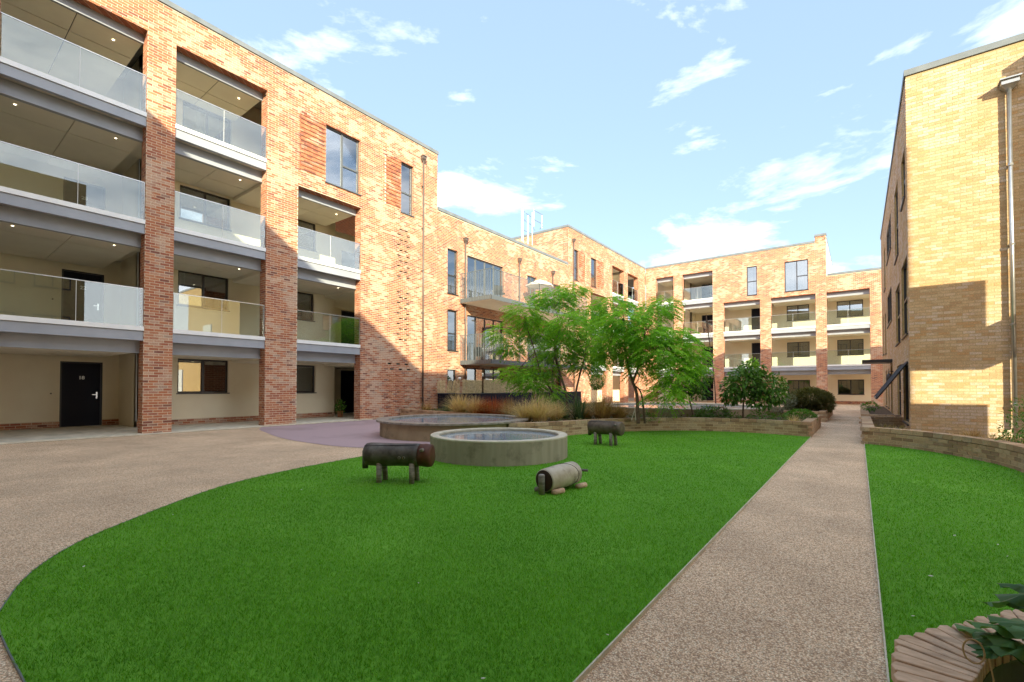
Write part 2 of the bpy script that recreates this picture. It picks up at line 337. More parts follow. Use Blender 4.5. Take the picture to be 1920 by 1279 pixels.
# wall planes: (axis, coordinate, outward sign)
def PW(pl, u, w_, z):
    ax, c, s = pl
    return (c + s * w_, u, z) if ax == 'x' else (u, c + s * w_, z)
def fbox(mb, pl, u0, u1, w0, w1, z0, z1, m=0): mb.box(PW(pl, u0, w0, z0), PW(pl, u1, w1, z1), m)
def free(u0, u1, z, ops):
    iv = [(u0, u1)]
    for o in ops:
        if o[2] < z < o[3]:
            nv = []
            for a, b in iv:
                if o[1] <= a or o[0] >= b: nv.append((a, b)); continue
                if o[0] > a: nv.append((a, o[0]))
                if o[1] < b: nv.append((o[1], b))
            iv = nv
    return iv
def backing(mb, pl, u0, u1, z0, z1, ops, t, w0=-0.003, front=0, side=1):
    zs = sorted(set([z0, z1] + [min(max(z, z0), z1) for o in ops for z in o[2:4]]))
    strips = []
    for a, b in zip(zs[:-1], zs[1:]):
        if b - a < 1e-4: continue
        for iv in free(u0, u1, (a + b) / 2, ops):
            if iv[1] - iv[0] > 1e-4: strips.append((iv[0], iv[1], a, b))
    for a in strips:
        k = len(mb.f); fbox(mb, pl, a[0], a[1], w0, -t, a[2], a[3], side)
        # outward face gets the mortar colour
        for i in range(k, len(mb.f)):
            vs = [mb.v[j] for j in mb.f[i]]
            c = 0 if pl[0] == 'x' else 1
            if all(abs(v[c] - (pl[1] + pl[2] * w0)) < 1e-6 for v in vs): mb.m[i] = front
def courses(pl, u0, u1, z0, z1, ops, wfun=None, skip=None, edge=None):
    """bricks of a running-bond wall as rows (plane, u0,u1,z0,z1,w)"""
    out = []; n = int(round((z1 - z0) / 0.075))
    for i in range(n):
        za = z0 + i * 0.075; zb = za + 0.062; zm = (za + zb) / 2
        if zb > z1 + 0.003: break
        off = 0.1125 * (i % 2)
        for a, b in free(u0, u1, zm, ops):
            k = math.floor((a - u0 - off) / 0.225)
            while True:
                s = u0 + off + k * 0.225; e = s + 0.213; k += 1
                if s >= b: break
                s2, e2 = max(s, a), min(e, b)
                if e2 - s2 < 0.03: continue
                w_ = wfun(0.5 * (s2 + e2), zm, i) if wfun else 0.0
                if w_ is None: continue
                out.append((s2, e2, za, zb, w_ + random.uniform(-0.0015, 0.0015)))
    return pl, out
BR_MESH = {}
def brick_mesh(pl, mname, w_=0.213, h=0.062):
    key = (pl[0], pl[2], mname)
    if key not in BR_MESH:
        mb = MB(); p = (pl[0], 0.0, pl[2]); fbox(mb, p, -w_ / 2, w_ / 2, -0.02, 0.0, -h / 2, h / 2)
        BR_MESH[key] = mb.mesh('brick', mname)
    return BR_MESH[key]
def lay(root, sets, mname, limit=300, minpx=10, name='brick'):
    """the bricks that show largest become objects, the rest one mesh"""
    off = np.array(root.location)
    rows = []; planes = []
    for pl, rs in sets:
        for r_ in rs: rows.append(r_); planes.append(pl)
    A = np.array(rows); isx = np.array([p[0] == 'x' for p in planes]); c = np.array([p[1] for p in planes]); s = np.array([p[2] for p in planes])
    um = (A[:, 0] + A[:, 1]) / 2; zm = (A[:, 2] + A[:, 3]) / 2; ww = c + s * A[:, 4]
    ctr = np.stack([np.where(isx, ww, um), np.where(isx, um, ww), zm], 1)
    e0 = ctr.copy(); e1 = ctr.copy()
    e0[isx, 1] = A[isx, 0]; e1[isx, 1] = A[isx, 1]; e0[~isx, 0] = A[~isx, 0]; e1[~isx, 0] = A[~isx, 1]
    ua, va, da = proj(e0); ub, vb, db = proj(e1); px = np.hypot(ua - ub, va - vb)
    full = (A[:, 1] - A[:, 0]) > 0.211
    ok = full & (da > 0.5) & (ua > 0) & (ub > 0) & (ua < 1920) & (ub < 1920) & (va > 0) & (va < 1279) & (px >= minpx)
    # face must look at the camera
    cd = np.where(isx, s * (0 - ww), s * (0 - ww)); ok &= cd > 0
    idx = np.where(ok)[0]; idx = idx[np.argsort(-px[idx])][:limit]
    for i in idx:
        o = link(name, brick_mesh(planes[i], mname), root); o.location = ctr[i] - off
    rest = np.ones(len(A), bool); rest[idx] = False
    A = A[rest]; isx = isx[rest]; c = c[rest]; s = s[rest]; n = len(A)
    if n:
        U = np.stack([A[:, 0], A[:, 1], A[:, 1], A[:, 0]] * 2, 1); Z = np.stack([A[:, 2], A[:, 2], A[:, 3], A[:, 3]] * 2, 1)
        front = (c + s * A[:, 4])[:, None]; back = (c + s * (A[:, 4] - 0.02))[:, None]
        Wd = np.concatenate([np.repeat(front, 4, 1), np.repeat(back, 4, 1)], 1)
        V = np.stack([np.where(isx[:, None], Wd, U), np.where(isx[:, None], U, Wd), Z], 2)
        fac = np.array([(0, 1, 2, 3), (0, 4, 5, 1), (1, 5, 6, 2), (2, 6, 7, 3), (3, 7, 4, 0)])
        # orientation: flip where needed
        flip = (isx & (s < 0)) | (~isx & (s > 0))
        F = np.repeat(fac[None], n, 0); F[flip] = F[flip][:, :, ::-1]
        F = (F + (np.arange(n) * 8)[:, None, None]).reshape(-1, 4)
        tone = np.repeat(rng.random(n), 5)
        me = npmesh('brickwork', V.reshape(-1, 3) - off, F, tone, mname)
        tag(link('brickwork', me, root), kind='stuff')
def window(root, pl, u0, u1, z0, z1, split=(), trans=(), w_=-0.09, fr=0.055, frame='frame', sill=True, curtain=None, room=True, open_pane=None, depth=1.6):
    mb = MB(); d0, d1 = w_, w_ - 0.07
    fbox(mb, pl, u0, u1, d0, d1, z0, z0 + fr); fbox(mb, pl, u0, u1, d0, d1, z1 - fr, z1)
    fbox(mb, pl, u0, u0 + fr, d0, d1, z0 + fr, z1 - fr); fbox(mb, pl, u1 - fr, u1, d0, d1, z0 + fr, z1 - fr)
    us = [u0 + fr] + [u0 + (u1 - u0) * t for t in split] + [u1 - fr]
    for t in split:
        c = u0 + (u1 - u0) * t; fbox(mb, pl, c - fr * .6, c + fr * .6, d0 - .001, d1, z0 + fr, z1 - fr)
    cells = []
    for i in range(len(us) - 1):
        zs = [z0 + fr, z1 - fr]
        tt = trans[i] if i < len(trans) else None
        if tt:
            zc = z0 + (z1 - z0) * tt; zs = [z0 + fr, zc, z1 - fr]
            fbox(mb, pl, us[i], us[i + 1], d0 + .002, d1, zc - fr * .55, zc + fr * .55)
        for j in range(len(zs) - 1): cells.append((us[i], us[i + 1], zs[j], zs[j + 1]))
    f = mb.build('window', frame, root)
    for a, b, c, d in cells:
        p = MB(); fbox(p, pl, a, b, w_ - 0.03, w_ - 0.036, c, d); p.build('pane', 'window_glass', f)
    if sill:
        s = MB(); fbox(s, pl, u0 - 0.03, u1 + 0.03, 0.045, w_ - .05, z0 - 0.035, z0 - 0.002); s.build('sill', frame, f)
    if room:
        r = MB(); b = MB(); D = w_ - depth; i = w_ - 0.075
        def q(*p): r.quad(*[PW(pl, *k) for k in p])
        e = 0.12
        q((u0 - e, D, z0 - e), (u1 + e, D, z0 - e), (u1 + e, D, z1 + .2), (u0 - e, D, z1 + .2))
        q((u0 - e, i, z0 - e), (u1 + e, i, z0 - e), (u1 + e, D, z0 - e), (u0 - e, D, z0 - e))
        q((u0 - e, i, z1 + .2), (u1 + e, i, z1 + .2), (u1 + e, D, z1 + .2), (u0 - e, D, z1 + .2))
        q((u0 - e, i, z0 - e), (u0 - e, D, z0 - e), (u0 - e, D, z1 + .2), (u0 - e, i, z1 + .2))
        q((u1 + e, i, z0 - e), (u1 + e, D, z0 - e), (u1 + e, D, z1 + .2), (u1 + e, i, z1 + .2))
        r.build('room', 'room', f)
    if curtain:
        for (ca, cb, cz) in curtain:
            c = MB(); n = max(4, int((cb - ca) * (u1 - u0) / 0.05)); a = u0 + (u1 - u0) * ca; b = u0 + (u1 - u0) * cb
            for k in range(n):
                x0 = a + (b - a) * k / n; x1 = a + (b - a) * (k + 1) / n; q0 = w_ - .13 - .025 * (k % 2); q1 = w_ - .13 - .025 * ((k + 1) % 2)
                c.quad(PW(pl, x0, q0, z0 + (z1 - z0) * cz), PW(pl, x1, q1, z0 + (z1 - z0) * cz), PW(pl, x1, q1, z1), PW(pl, x0, q0, z1))
            c.build('curtain', 'curtain', f, smooth=True)
    return f
def door(root, pl, u0, u1, z0, z1, number=None, matn='navy', hside=1, w_=-0.06):
    mb = MB(); fbox(mb, pl, u0 + .05, u1 - .05, w_, w_ - .05, z0 + .02, z1 - .05)
    d = mb.build('door', matn, root)
    f = MB(); fbox(f, pl, u0, u0 + .05, w_ + .02, w_ - .08, z0, z1); fbox(f, pl, u1 - .05, u1, w_ + .02, w_ - .08, z0, z1); fbox(f, pl, u0 + .05, u1 - .05, w_ + .02, w_ - .08, z1 - .05, z1)
    f.build('door_frame', 'frame', d)
    t = MB(); fbox(t, pl, u0 + .05, u1 - .05, w_ + .03, w_ - .05, z0, z0 + .018); t.build('threshold', 'chrome', d)
    h = MB(); hu = (u1 - .14) if hside > 0 else (u0 + .14)
    fbox(h, pl, hu - .02, hu + .02, w_, w_ + .012, z0 + .9, z0 + 1.12); fbox(h, pl, hu - .13 * hside, hu, w_ + .045, w_ + .062, z0 + 1.02, z0 + 1.045); fbox(h, pl, hu - .012, hu + .012, w_ + .012, w_ + .05, z0 + 1.02, z0 + 1.045)
    h.build('handle', 'chrome', d)
    if number:
        cu = bpy.data.curves.new('number', 'FONT'); cu.body = number; cu.size = 0.15; cu.extrude = 0.004; cu.align_x = 'CENTER'; cu.align_y = 'CENTER'; cu.offset = 0.004
        tmp = bpy.data.objects.new('number', cu); COL.objects.link(tmp)
        dg = bpy.context.evaluated_depsgraph_get(); me = bpy.data.meshes.new_from_object(tmp.evaluated_get(dg)); bpy.data.objects.remove(tmp)
        me.materials.clear(); me.materials.append(M['steel'])
        # text stands on the door face
        ax = Matrix(((0, 0, 1), (1, 0, 0), (0, 1, 0))) if pl[0] == 'x' else Matrix(((1, 0, 0), (0, 0, -1), (0, 1, 0)))
        me.transform(ax.to_4x4()); p = Vector(PW(pl, (u0 + u1) / 2, w_ + .006, z0 + 1.58)) - root_of(root).location
        me.transform(Matrix.Translation(p)); link('number', me, d)
    return d
def downlight(root, x, y, z):
    m = MB(); m.lathe((x, y, z), [(0.0, -0.006), (0.024, -0.006)], 12); m.lathe((x, y, z), [(0.024, -0.008), (0.04, -0.004)], 12, 1)
    m.build('downlight', ['lamp', 'white'], root)
def balcony(root, pl, u0, u1, zt, back=2.5, panels=2, soffit=True, glass=True, lights=(0.85,), lean=0.0):
    mb = MB(); fbox(mb, pl, u0, u1, -.12, -back, zt - .33, zt - .12)
    b = mb.build('balcony', 'slab', root)
    k = MB(); fbox(k, pl, u0 - .0, u1 + .0, 0.004, -.115, zt - .12, zt); k.build('kerb', 'white_trim', b)
    k = MB(); fbox(k, pl, u0, u1, -.03, -.118, zt - .375, zt - .135); fbox(k, pl, u0, u1, -.005, -.118, zt - .385, zt - .365); k.build('fascia', 'grey_fascia', b)
    k = MB(); fbox(k, pl, u0, u1, -.34, -.36, zt - .70, zt - .335); fbox(k, pl, u0, u1, -.28, -.42, zt - .715, zt - .70); k.build('beam', 'grey_fascia', b)
    if glass:
        g0 = u0 + .02; wd = (u1 - u0 - .04)
        for i in range(panels):
            a = g0 + wd * i / panels + .006; c = g0 + wd * (i + 1) / panels - .006
            p = MB(); fbox(p, pl, a, c, -.048, -.060, zt - .01, zt + 1.03); p.build('glass_panel', 'balustrade_glass', b)
            if i: p = MB(); fbox(p, pl, a - .010, a - .002, -.045, -.063, zt, zt + 1.03); p.build('joint', 'white_trim', b)
        r = MB(); fbox(r, pl, u0 + .01, u1 - .01, -.042, -.066, zt + 1.03, zt + 1.05)
        fbox(r, pl, u1 - .022, u1 - .008, -.044, -.064, zt, zt + 1.03); r.build('handrail', 'steel', b)
    if soffit:
        for (wa, wb) in ((-.43, -1.45), (-1.47, -back)):
            nseg = max(1, round((u1 - u0) / 1.3))
            for i in range(nseg):
                a = u0 + (u1 - u0) * i / nseg + .008; c = u0 + (u1 - u0) * (i + 1) / nseg - .008
                p = MB(); fbox(p, pl, a, c, wa, wb + .01, zt - .68, zt - .655); p.build('soffit_panel', 'soffit', b)
    for t in lights:
        x, y, z = PW(pl, u0 + (u1 - u0) * t, -.75, zt - .68); downlight(b, x, y, z)
    return b
def coping(root, boxes):
    for a, b in boxes:
        m = MB(); m.box(a, b); m.build('coping', 'coping', root)
def downpipe(loc_u, pl, z0, z1, label, group, matn='pipe', r=0.038, w_=0.09, big=1.0, shoe=True):
    p0 = PW(pl, loc_u, w_, z0); o = empty('downpipe', p0, label, 'drainpipe', group)
    m = MB(); m.tube([PW(pl, loc_u, w_, z0), PW(pl, loc_u, w_, z1 - .12)], r, 10); m.build('pipe', matn, o, smooth=True)
    h = MB(); s = .10 * big
    for (za, zb, a, b) in ((z1 - .2, z1 - .1, .045, s), (z1 - .1, z1, s, s), (z1, z1 + .03, s * 1.2, s * 1.2)):
        vs = [PW(pl, loc_u + q * a, 0.02 if k < 2 else .02 + 2 * a * .8, za) for q, k in ((-1, 0), (1, 1), (1, 2), (-1, 3))] + [PW(pl, loc_u + q * b, 0.02 if k < 2 else .02 + 2 * b * .8, zb) for q, k in ((-1, 0), (1, 1), (1, 2), (-1, 3))]
        h.add(vs, [(0, 1, 2, 3), (4, 7, 6, 5), (0, 4, 5, 1), (1, 5, 6, 2), (2, 6, 7, 3), (3, 7, 4, 0)])
    h.build('hopper', matn, o)
    z = z0 + .5
    while z < z1 - .4:
        c = MB(); c.tube([PW(pl, loc_u, w_, z), PW(pl, loc_u, w_, z + .05)], r * 1.28, 10); fbox(c, pl, loc_u - .05, loc_u + .05, .0, w_ - .01, z + .01, z + .04); c.build('bracket', matn, o); z += 1.9
    return o

# ================================================================== GROUND
def poly_sheet(name, pts, z, matn, kind='structure', label=None, depth=0.0):
    me = bpy.data.meshes.new(name); bm = bmesh.new()
    vs = [bm.verts.new((x, y, z)) for x, y in pts]; f = bm.faces.new(vs); f.normal_update()
    if f.normal.z < 0: f.normal_flip()
    bmesh.ops.triangulate(bm, faces=[f]); 
    if depth:
        n = len(vs)
        lo = [bm.verts.new((x, y, z - depth)) for x, y in pts]
        for i in range(n):
            try: bm.faces.new((vs[i], vs[(i + 1) % n], lo[(i + 1) % n], lo[i]))
            except ValueError: pass
        bmesh.ops.recalc_face_normals(bm, faces=bm.faces)
    bm.to_mesh(me); bm.free(); me.materials.append(M[matn])
    o = link(name, me); tag(o, label, kind=kind); return o
def smooth_curve(P, n=8, closed=False):
    P = [np.array(p, float) for p in P]; out = []
    for i in range(len(P) - 1):
        p0 = P[max(i - 1, 0)]; p1 = P[i]; p2 = P[i + 1]; p3 = P[min(i + 2, len(P) - 1)]
        for k in range(n):
            t = k / n; out.append(tuple(0.5 * ((2 * p1) + (-p0 + p2) * t + (2 * p0 - 5 * p1 + 4 * p2 - p3) * t * t + (-p0 + 3 * p1 - 3 * p2 + p3) * t ** 3)))
    out.append(tuple(P[-1])); return out
G = MB(); G.quad((-400, -400, 0), (400, -400, 0), (400, 400, 0), (-400, 400, 0)); tag(G.build('ground', 'gravel'), kind='structure')
XA = -15.63
lawn_left = smooth_curve([(-1.0, .1), (-1.8, .24), (-2.5, .35), (-2.9, .35), (-3.39, .34), (-3.78, .345), (-4.05, .39), (-4.61, .57), (-5.15, .88), (-5.62, 1.32), (-6.40, 2.21), (-6.82, 2.9), (-7.15, 3.9), (-7.36, 5.0), (-7.46, 5.6), (-7.48, 6.96)], 6)
bed_front = smooth_curve([(-7.02, 9.2), (-6.62, 9.72), (-6.22, 10.7), (-5.72, 12.1), (-5.0, 13.25), (-3.94, 14.12), (-2.58, 14.50), (-1.06, 14.23)], 8)
lawn_pts = lawn_left + [(-7.3, 8.6)] + bed_front + [(-1.0, 14.2)]
LAWN = [(x, y) for x, y in lawn_pts]
poly_sheet('lawn', LAWN, 0.012, 'turf', depth=0.012)
bedR_front = smooth_curve([(0.06, 13.22), (0.40, 13.08), (0.85, 12.75), (1.2, 12.3), (1.52, 11.75), (1.76, 11.2), (1.92, 10.55), (1.98, 9.9), (2.0, 9.0), (2.2, 8.2), (2.7, 7.6), (3.5, 7.2), (4.3, 7.1)], 8)
LAWNR = [(0.09, -3.0), (5.0, -3.0), (5.0, 7.1)] + bedR_front[::-1] + [(0.09, 13.2)]
poly_sheet('lawn', LAWNR, 0.012, 'turf', depth=0.012)
pur = smooth_curve([(-15.4, 7.05), (-14.6, 6.62), (-13.42, 6.29), (-12.1, 5.95), (-10.71, 5.76), (-9.01, 5.81), (-8.2, 6.2), (-7.62, 6.9), (-7.3, 7.9)], 8) + [(-7.2, 9.4), (-9.0, 11.8), (-15.4, 13.0)]
poly_sheet('playground_surface', pur, 0.006, 'purple')
# thin metal edging
def strip(pts, w_, z, h, matn, name, kind='structure'):
    mb = MB()
    for a, b in zip(pts[:-1], pts[1:]):
        a = Vector((*a, 0)); b = Vector((*b, 0)); d = (b - a)
        if d.length < 1e-5: continue
        n = Vector((-d.y, d.x, 0)).normalized() * w_ / 2
        for p, q in (((a - n), (b - n)), ((a + n), (b + n))): mb.quad((p.x, p.y, 0), (q.x, q.y, 0), (q.x, q.y, z), (p.x, p.y, z))
        mb.quad(*[(k.x, k.y, z) for k in (a - n, b - n, b + n, a + n)])
    return tag(mb.build(name, matn), kind=kind)
strip([(-1.0, -3), (-1.0, 14.2)], .008, 0.024, 0, 'rim_pale', 'path_edging')
strip([(0.09, -3), (0.09, 13.2)], .008, 0.024, 0, 'rim_pale', 'path_edging')
strip(lawn_left, .006, 0.015, 0, 'galv', 'lawn_edging')
# turf blades
def inside(P, x, y):
    P = np.asarray(P); c = np.zeros(len(x), bool); j = len(P) - 1
    for i in range(len(P)):
        xi, yi = P[i]; xj, yj = P[j]
        with np.errstate(divide='ignore', invalid='ignore'):
            t = ((yi > y) != (yj > y)) & (x < (xj - xi) * (y - yi) / (yj - yi + 1e-12) + xi)
        c ^= t; j = i
    return c
def turf(P, bx, name):
    n = int((bx[1] - bx[0]) * (bx[3] - bx[2]) * 17000)
    x = rng.uniform(bx[0], bx[1], n); y = rng.uniform(bx[2], bx[3], n); d = np.hypot(x, y)
    keep = rng.random(n) < np.clip((2.6 / np.maximum(d, 0.1)) ** 1.7, 0, 1); x, y = x[keep], y[keep]
    u, v, dd = proj(np.stack([x, y, np.full(len(x), .02)], 1)); ok = (dd > .2) & (u > -60) & (u < 1980) & (v < 1340)
    x, y = x[ok], y[ok]; ok = inside(P, x, y); x, y = x[ok], y[ok]; n = len(x); d = np.hypot(x, y)
    a = rng.uniform(0, 6.283, n); s = 1 + np.clip((d - 3) * 0.22, 0, 2.0); hh = rng.uniform(.014, .027, n); ww = rng.uniform(.0012, .0022, n) * s
    lx = rng.normal(0, .011, n); ly = rng.normal(0, .011, n)
    b0 = np.stack([x - np.cos(a) * ww, y - np.sin(a) * ww, np.full(n, .01)], 1); b1 = np.stack([x + np.cos(a) * ww, y + np.sin(a) * ww, np.full(n, .01)], 1)
    t = np.stack([x + lx, y + ly, .01 + hh], 1)
    V = np.stack([b0, b1, t], 1).reshape(-1, 3); F = np.arange(3 * n).reshape(-1, 3)
    o = link(name, npmesh(name, V, F, np.clip(rng.normal(.5, .2, n) + .13 * np.sin(x * 1.9 + 1.3 * np.sin(y * 1.1)) * np.sin(y * 2.3 + x) + .07 * np.sin(x * 7.1 + 2 * np.sin(y * 5)) , 0, 1), 'blade')); tag(o, 'short green turf blades', 'grass', kind='stuff')
turf(LAWN, (-7.5, -1, .2, 14.4), 'grass'); turf(LAWNR, (.09, 5, -1, 13.3), 'grass')

# paving slabs along the left block
pv = MB(); pv.box((-20.1, -3.0, -.05), (-15.52, 14.6, .003)); pav = tag(pv.build('pavement', 'soil'), kind='structure')
sm = {}
y = -3.0
while y < 13.0:
    x = -15.52; i = 0
    while x > -20.0:
        dx = .60 if x - .6 > -20.1 else x + 20.1
        if not (y > 11.3 and x > -16.2):
            key = round(dx, 2)
            if key not in sm:
                q = MB(); q.box((-dx + .008, .004, 0), (0, .596, .03)); sm[key] = q.mesh('paving_slab', 'slab')
            o = link('paving_slab', sm[key], pav); o.location = (x, y, .004 + random.uniform(0, .003))
        x -= dx
        if dx < .6: break
    y += .6

# ================================================================== LEFT BLOCK
PA = ('x', XA, 1)
A = empty('apartment_block', (XA, 9.0, 0), 'four-storey red brick apartment block with wide glass-fronted galleries, nearest on the left', 'building')
T1, T2, T3 = 2.96, 5.90, 8.88
bays = [(-2.0, 0.60, 11.2), (1.28, 4.01, 11.2), (4.68, 7.24, 11.2), (8.32, 10.88, 8.375)]
W1 = (9.36, 10.82, 8.88, 11.03); W2 = (12.86, 13.54, 8.83, 11.03)
holes = []
for k, z in enumerate(np.arange(8.03, 6.0, -.225)):
    for c, uu in enumerate((12.66, 13.05)):
        holes.append((uu + (0.12 if (k + c) % 2 == 0 else 0), z, 1))
for k, z in enumerate(np.arange(5.33, 3.3, -.225)):
    for c, uu in enumerate((12.66, 13.05)):
        holes.append((uu + (0.12 if (k + c) % 2 else 0), z, 1))
for uu in (12.2, 12.65, 13.1): holes.append((uu, 2.28, 1))
for uu in (12.32, 12.77, 13.22): holes.append((uu, 2.05, 1))
opsA = [(a, b, 0, h) for a, b, h in bays] + [W1, W2]
holeops = [(u - .0, u + .19, math.floor(z / .075) * .075, math.floor(z / .075) * .075 + .065) for u, z, _ in holes]
def wA(u, z, i):
    if 8.35 < u < 9.36 and 8.925 < z < 11.025: return -0.026 if i % 2 else 0.0
    if 12.07 < u < 12.86 and 8.925 < z < 11.025: return -0.026 if i % 2 else 0.0
    if 12.1 < u < 13.45 and .3 < z < 1.95 and i % 3 == 0 and int((u - 12.1) / .225) % 2 == (i // 3) % 2: return 0.03
    return 0.0
panels = [(8.36, 9.355, 8.925, 11.025), (12.07, 12.855, 8.925, 11.025)]
mb = MB()
backing(mb, PA, -2.5, 15.0, 0, 12.17, opsA + holeops + panels, .40)
for a, b, c, d in panels: backing(mb, PA, a, b, c, d, [], .30, w0=-.034)
mb.build('wall', ['mortar', 'red_reveal'], A)
for z0, z1 in ((0, 12.17),):
    m = MB(); fbox(m, PA, 12.0, 13.6, -.09, -.10, 1.9, 8.2); m.build('hole_shade_sheet', 'black', A)  # black sheet behind the missing bricks stands in for the shade inside
sets = [courses(PA, -2.5 + .0, 15.0, 0, 12.15, opsA + holeops, wA)]
for y0, x_in, ztop in ((4.01, -16.03, 11.2), (7.24, -16.03, 11.2), (10.88, -16.03, 8.3), (0.60, -16.03, 11.2)):
    p = ('y', y0, -1)
    sets.append(courses(p, -16.02, XA - .02, 0, ztop, [], None))
    m = MB(); fbox(m, p, -16.02, XA - .005, -.003, -.02, 0, ztop); m.build('mortar_joint', 'mortar', A)
# stretch planes of pier sides sit 8 mm proud of the core
# brick plinths of the recessed walls
for x, a, b in ((-18.2, 4.52, 11.37), (-20.1, -2.5, 3.05), (-20.1, 4.08, 4.50)):
    sets.append(courses(('x', x + .03, 1), a, b, 0, .225, [], None))
    m = MB(); m.box((x - .01, a, 0), (x + .022, b, .232)); m.build('plinth', 'mortar', A)
lay(A, sets, 'red_brick')
# lobby walls
def plaster(root, pl, u0, u1, z0, z1, ops, t=.2, name='rendered_wall', m='render'):
    mb = MB(); backing(mb, pl, u0, u1, z0, z1, ops, t, 0, 0, 0); mb.build(name, m, root)
P2 = ('x', -18.2, 1); P3 = ('x', -20.1, 1)
lv = [0, 2.93, 5.87, 8.85]
win2 = [(5.60, 7.16, 1.10, 2.26), (5.58, 7.14, 4.06, 5.24), (5.60, 7.17, 7.00, 8.15), (5.65, 7.18, 10.0, 11.1)]
win3 = [(8.95, 10.50, 1.08, 2.20), (8.95, 10.42, 4.06, 5.20), (8.95, 10.48, 7.02, 8.18)]
plaster(A, P2, 4.50, 11.37, 0, 11.9, win2 + win3, .2)
doors = [(3.05, 4.08, z + .02, z + 2.12) for z in lv] + [(12.9, 13.9, z + .02, z + 2.12) for z in lv[:3]] + [(-.6, .43, z + .02, z + 2.12) for z in lv]
plaster(A, P3, -2.7, 4.50, 0, 11.9, doors); plaster(A, P3, 11.27, 14.6, 0, 8.6, doors)
for y0, y1 in ((4.50, 4.62), (11.25, 11.37)):
    m = MB(); m.box((-20.1, y0, 0), (-18.4 if y0 > 5 else -18.2, y1, 11.9)); m.build('rendered_wall', 'render', A)
m = MB(); m.box((-20.1, 14.6, 0), (XA - .41, 14.8, 8.6)); m.box((-20.1, -2.9, 0), (XA - .4, -2.7, 12.1)); m.build('rendered_wall', 'render', A)
m = MB(); m.box((XA - .43, 10.9, 0), (XA - .405, 14.6, 8.4)); m.build('rendered_wall', 'render', A)
m = MB(); m.box((-18.24, 4.49, .23), (-18.13, 4.498, 11.5)); m.build('corner_trim', 'white', A)
for k, (a, b, c, d) in enumerate(win2): window(A, P2, a, b, c, d, split=(.5,), curtain=[(.0, .18, 0)] if k == 1 else ([(.3, .5, 0), (.8, 1, 0)] if k == 3 else None))
for k, (a, b, c, d) in enumerate(win3): window(A, P2, a, b, c, d, split=(.5,), curtain=[(.5, .95, 0)] if k < 2 else None)
for k, (a, b, c, d) in enumerate(doors): door(A, P3, a, b, c, d, number={0: '18', 1: '22', 2: '28'}.get(k))
for z in (1.1, 4.05):
    m = MB(); m.tube([(-20.1, 2.85, z), (-20.07, 2.85, z)], .022, 10); m.build('bell_push', 'pipe', A)
for bi, (a, b, h) in enumerate(bays):
    deep = 4.35 if bi < 2 else 2.53
    for t in ((T1, T2, T3) if h > 9 else (T1, T2)):
        balcony(A, PA, a, b, t, back=deep, lights=(.80,) if bi != 1 else (.82, .12))
    # top soffit and head beam
    zt = 11.62 if h > 9 else 8.80
    m = MB(); fbox(m, PA, a, b, -.34, -.36, zt - .66, zt - .2); fbox(m, PA, a, b, -.402, -.42, zt - .66, zt - .2); m.build('beam', 'grey_fascia', A)
    for wa, wb in ((-.43, -1.45), (-1.47, -deep)):
        for i in range(2):
            m = MB(); c0 = a + (b - a) * i / 2 + .01; c1 = a + (b - a) * (i + 1) / 2 - .01
            fbox(m, PA, c0, c1, wa, wb + .01, zt - .62, zt - .6); m.build('soffit_panel', 'soffit', A)
    m = MB(); fbox(m, PA, a, b, -.40, -deep, zt - .59, zt - .45); m.build('ceiling', 'black', A)
    x, yy, z = PW(PA, a + (b - a) * .8, -.9, zt - .625); downlight(A, x, yy, z)
# floors between the piers and behind the solid wall
for z in lv[1:]:
    m = MB(); m.box((-20.1, -2.7, z - .3), (-20.0, 14.6, z - .05)); m.box((-20.1, 4.02, z - .3), (-16.05, 4.67, z - .06)); m.box((-18.2, 7.25, z - .75), (-16.05, 8.31, z - .06))
    m.box((-20.1, 10.89, z - .75), (-16.05, 14.6, z - .06)) if z < 8 else None; m.box((-20.1, .61, z - .3), (-16.05, 1.27, z - .06)); m.box((-20.1, -2.7, z - .3), (-16.05, -2.01, z - .06))
    m.build('floor_slab', 'soffit', A)
window(A, PA, *W1, split=(.5,), trans=(None, .42), frame='frame_grey', w_=-.10)
window(A, PA, *W2, trans=(.42,), frame='frame_grey', w_=-.10, curtain=[(0, .9, .3)])
m = MB(); m.box((-31, -2.5, 11.95), (XA - .41, 14.99, 12.1)); m.build('roof', 'roofing', A)
m = MB(); m.box((-31, 14.8, 9.4), (XA - .41, 15.0, 12.1)); m.box((-31, -2.9, 0), (-30.8, 15, 12.0)); m.build('rear_wall', 'red_reveal', A)
coping(A, [((XA - .45, -2.53, 12.172), (XA + .04, 15.03, 12.32)), ((-31, 14.7, 12.172), (XA - .46, 15.03, 12.318))])
downpipe(14.05, PA, .3, 11.66, 'tall brown downpipe with hopper head at the end of the near left block', 'brown drainpipes')

# ================================================================== MIDDLE LOW BLOCK
MBk = empty('apartment_block', (XA, 21, 0), 'three-storey orange brick block with long projecting metal-railed balconies, behind the feathery trees', 'building')
ow = [(15.67, 16.37, 5.80, 7.95), (15.67, 16.37, 3.06, 5.02), (15.67, 16.30, .3, 2.15), (17.06, 20.0, 5.58, 7.93), (17.06, 20.0, 2.62, 4.93), (17.06, 20.0, .1, 2.26),
      (22.3, 23.3, 5.58, 7.95), (23.9, 26.2, 5.58, 7.95), (22.3, 26.2, 2.62, 4.93), (22.3, 26.2, .1, 2.26)]
mb = MB(); backing(mb, PA, 15.0, 27.1, 0, 9.57, ow, .35); mb.build('wall', ['mortar', 'red_reveal'], MBk)
lay(MBk, [courses(PA, 15.0, 27.1, 0, 9.56, ow)], 'red_brick', limit=120, minpx=5)
window(MBk, PA, *ow[0], trans=(.42,), frame='frame', w_=-.08, curtain=[(.0, .75, 0)])
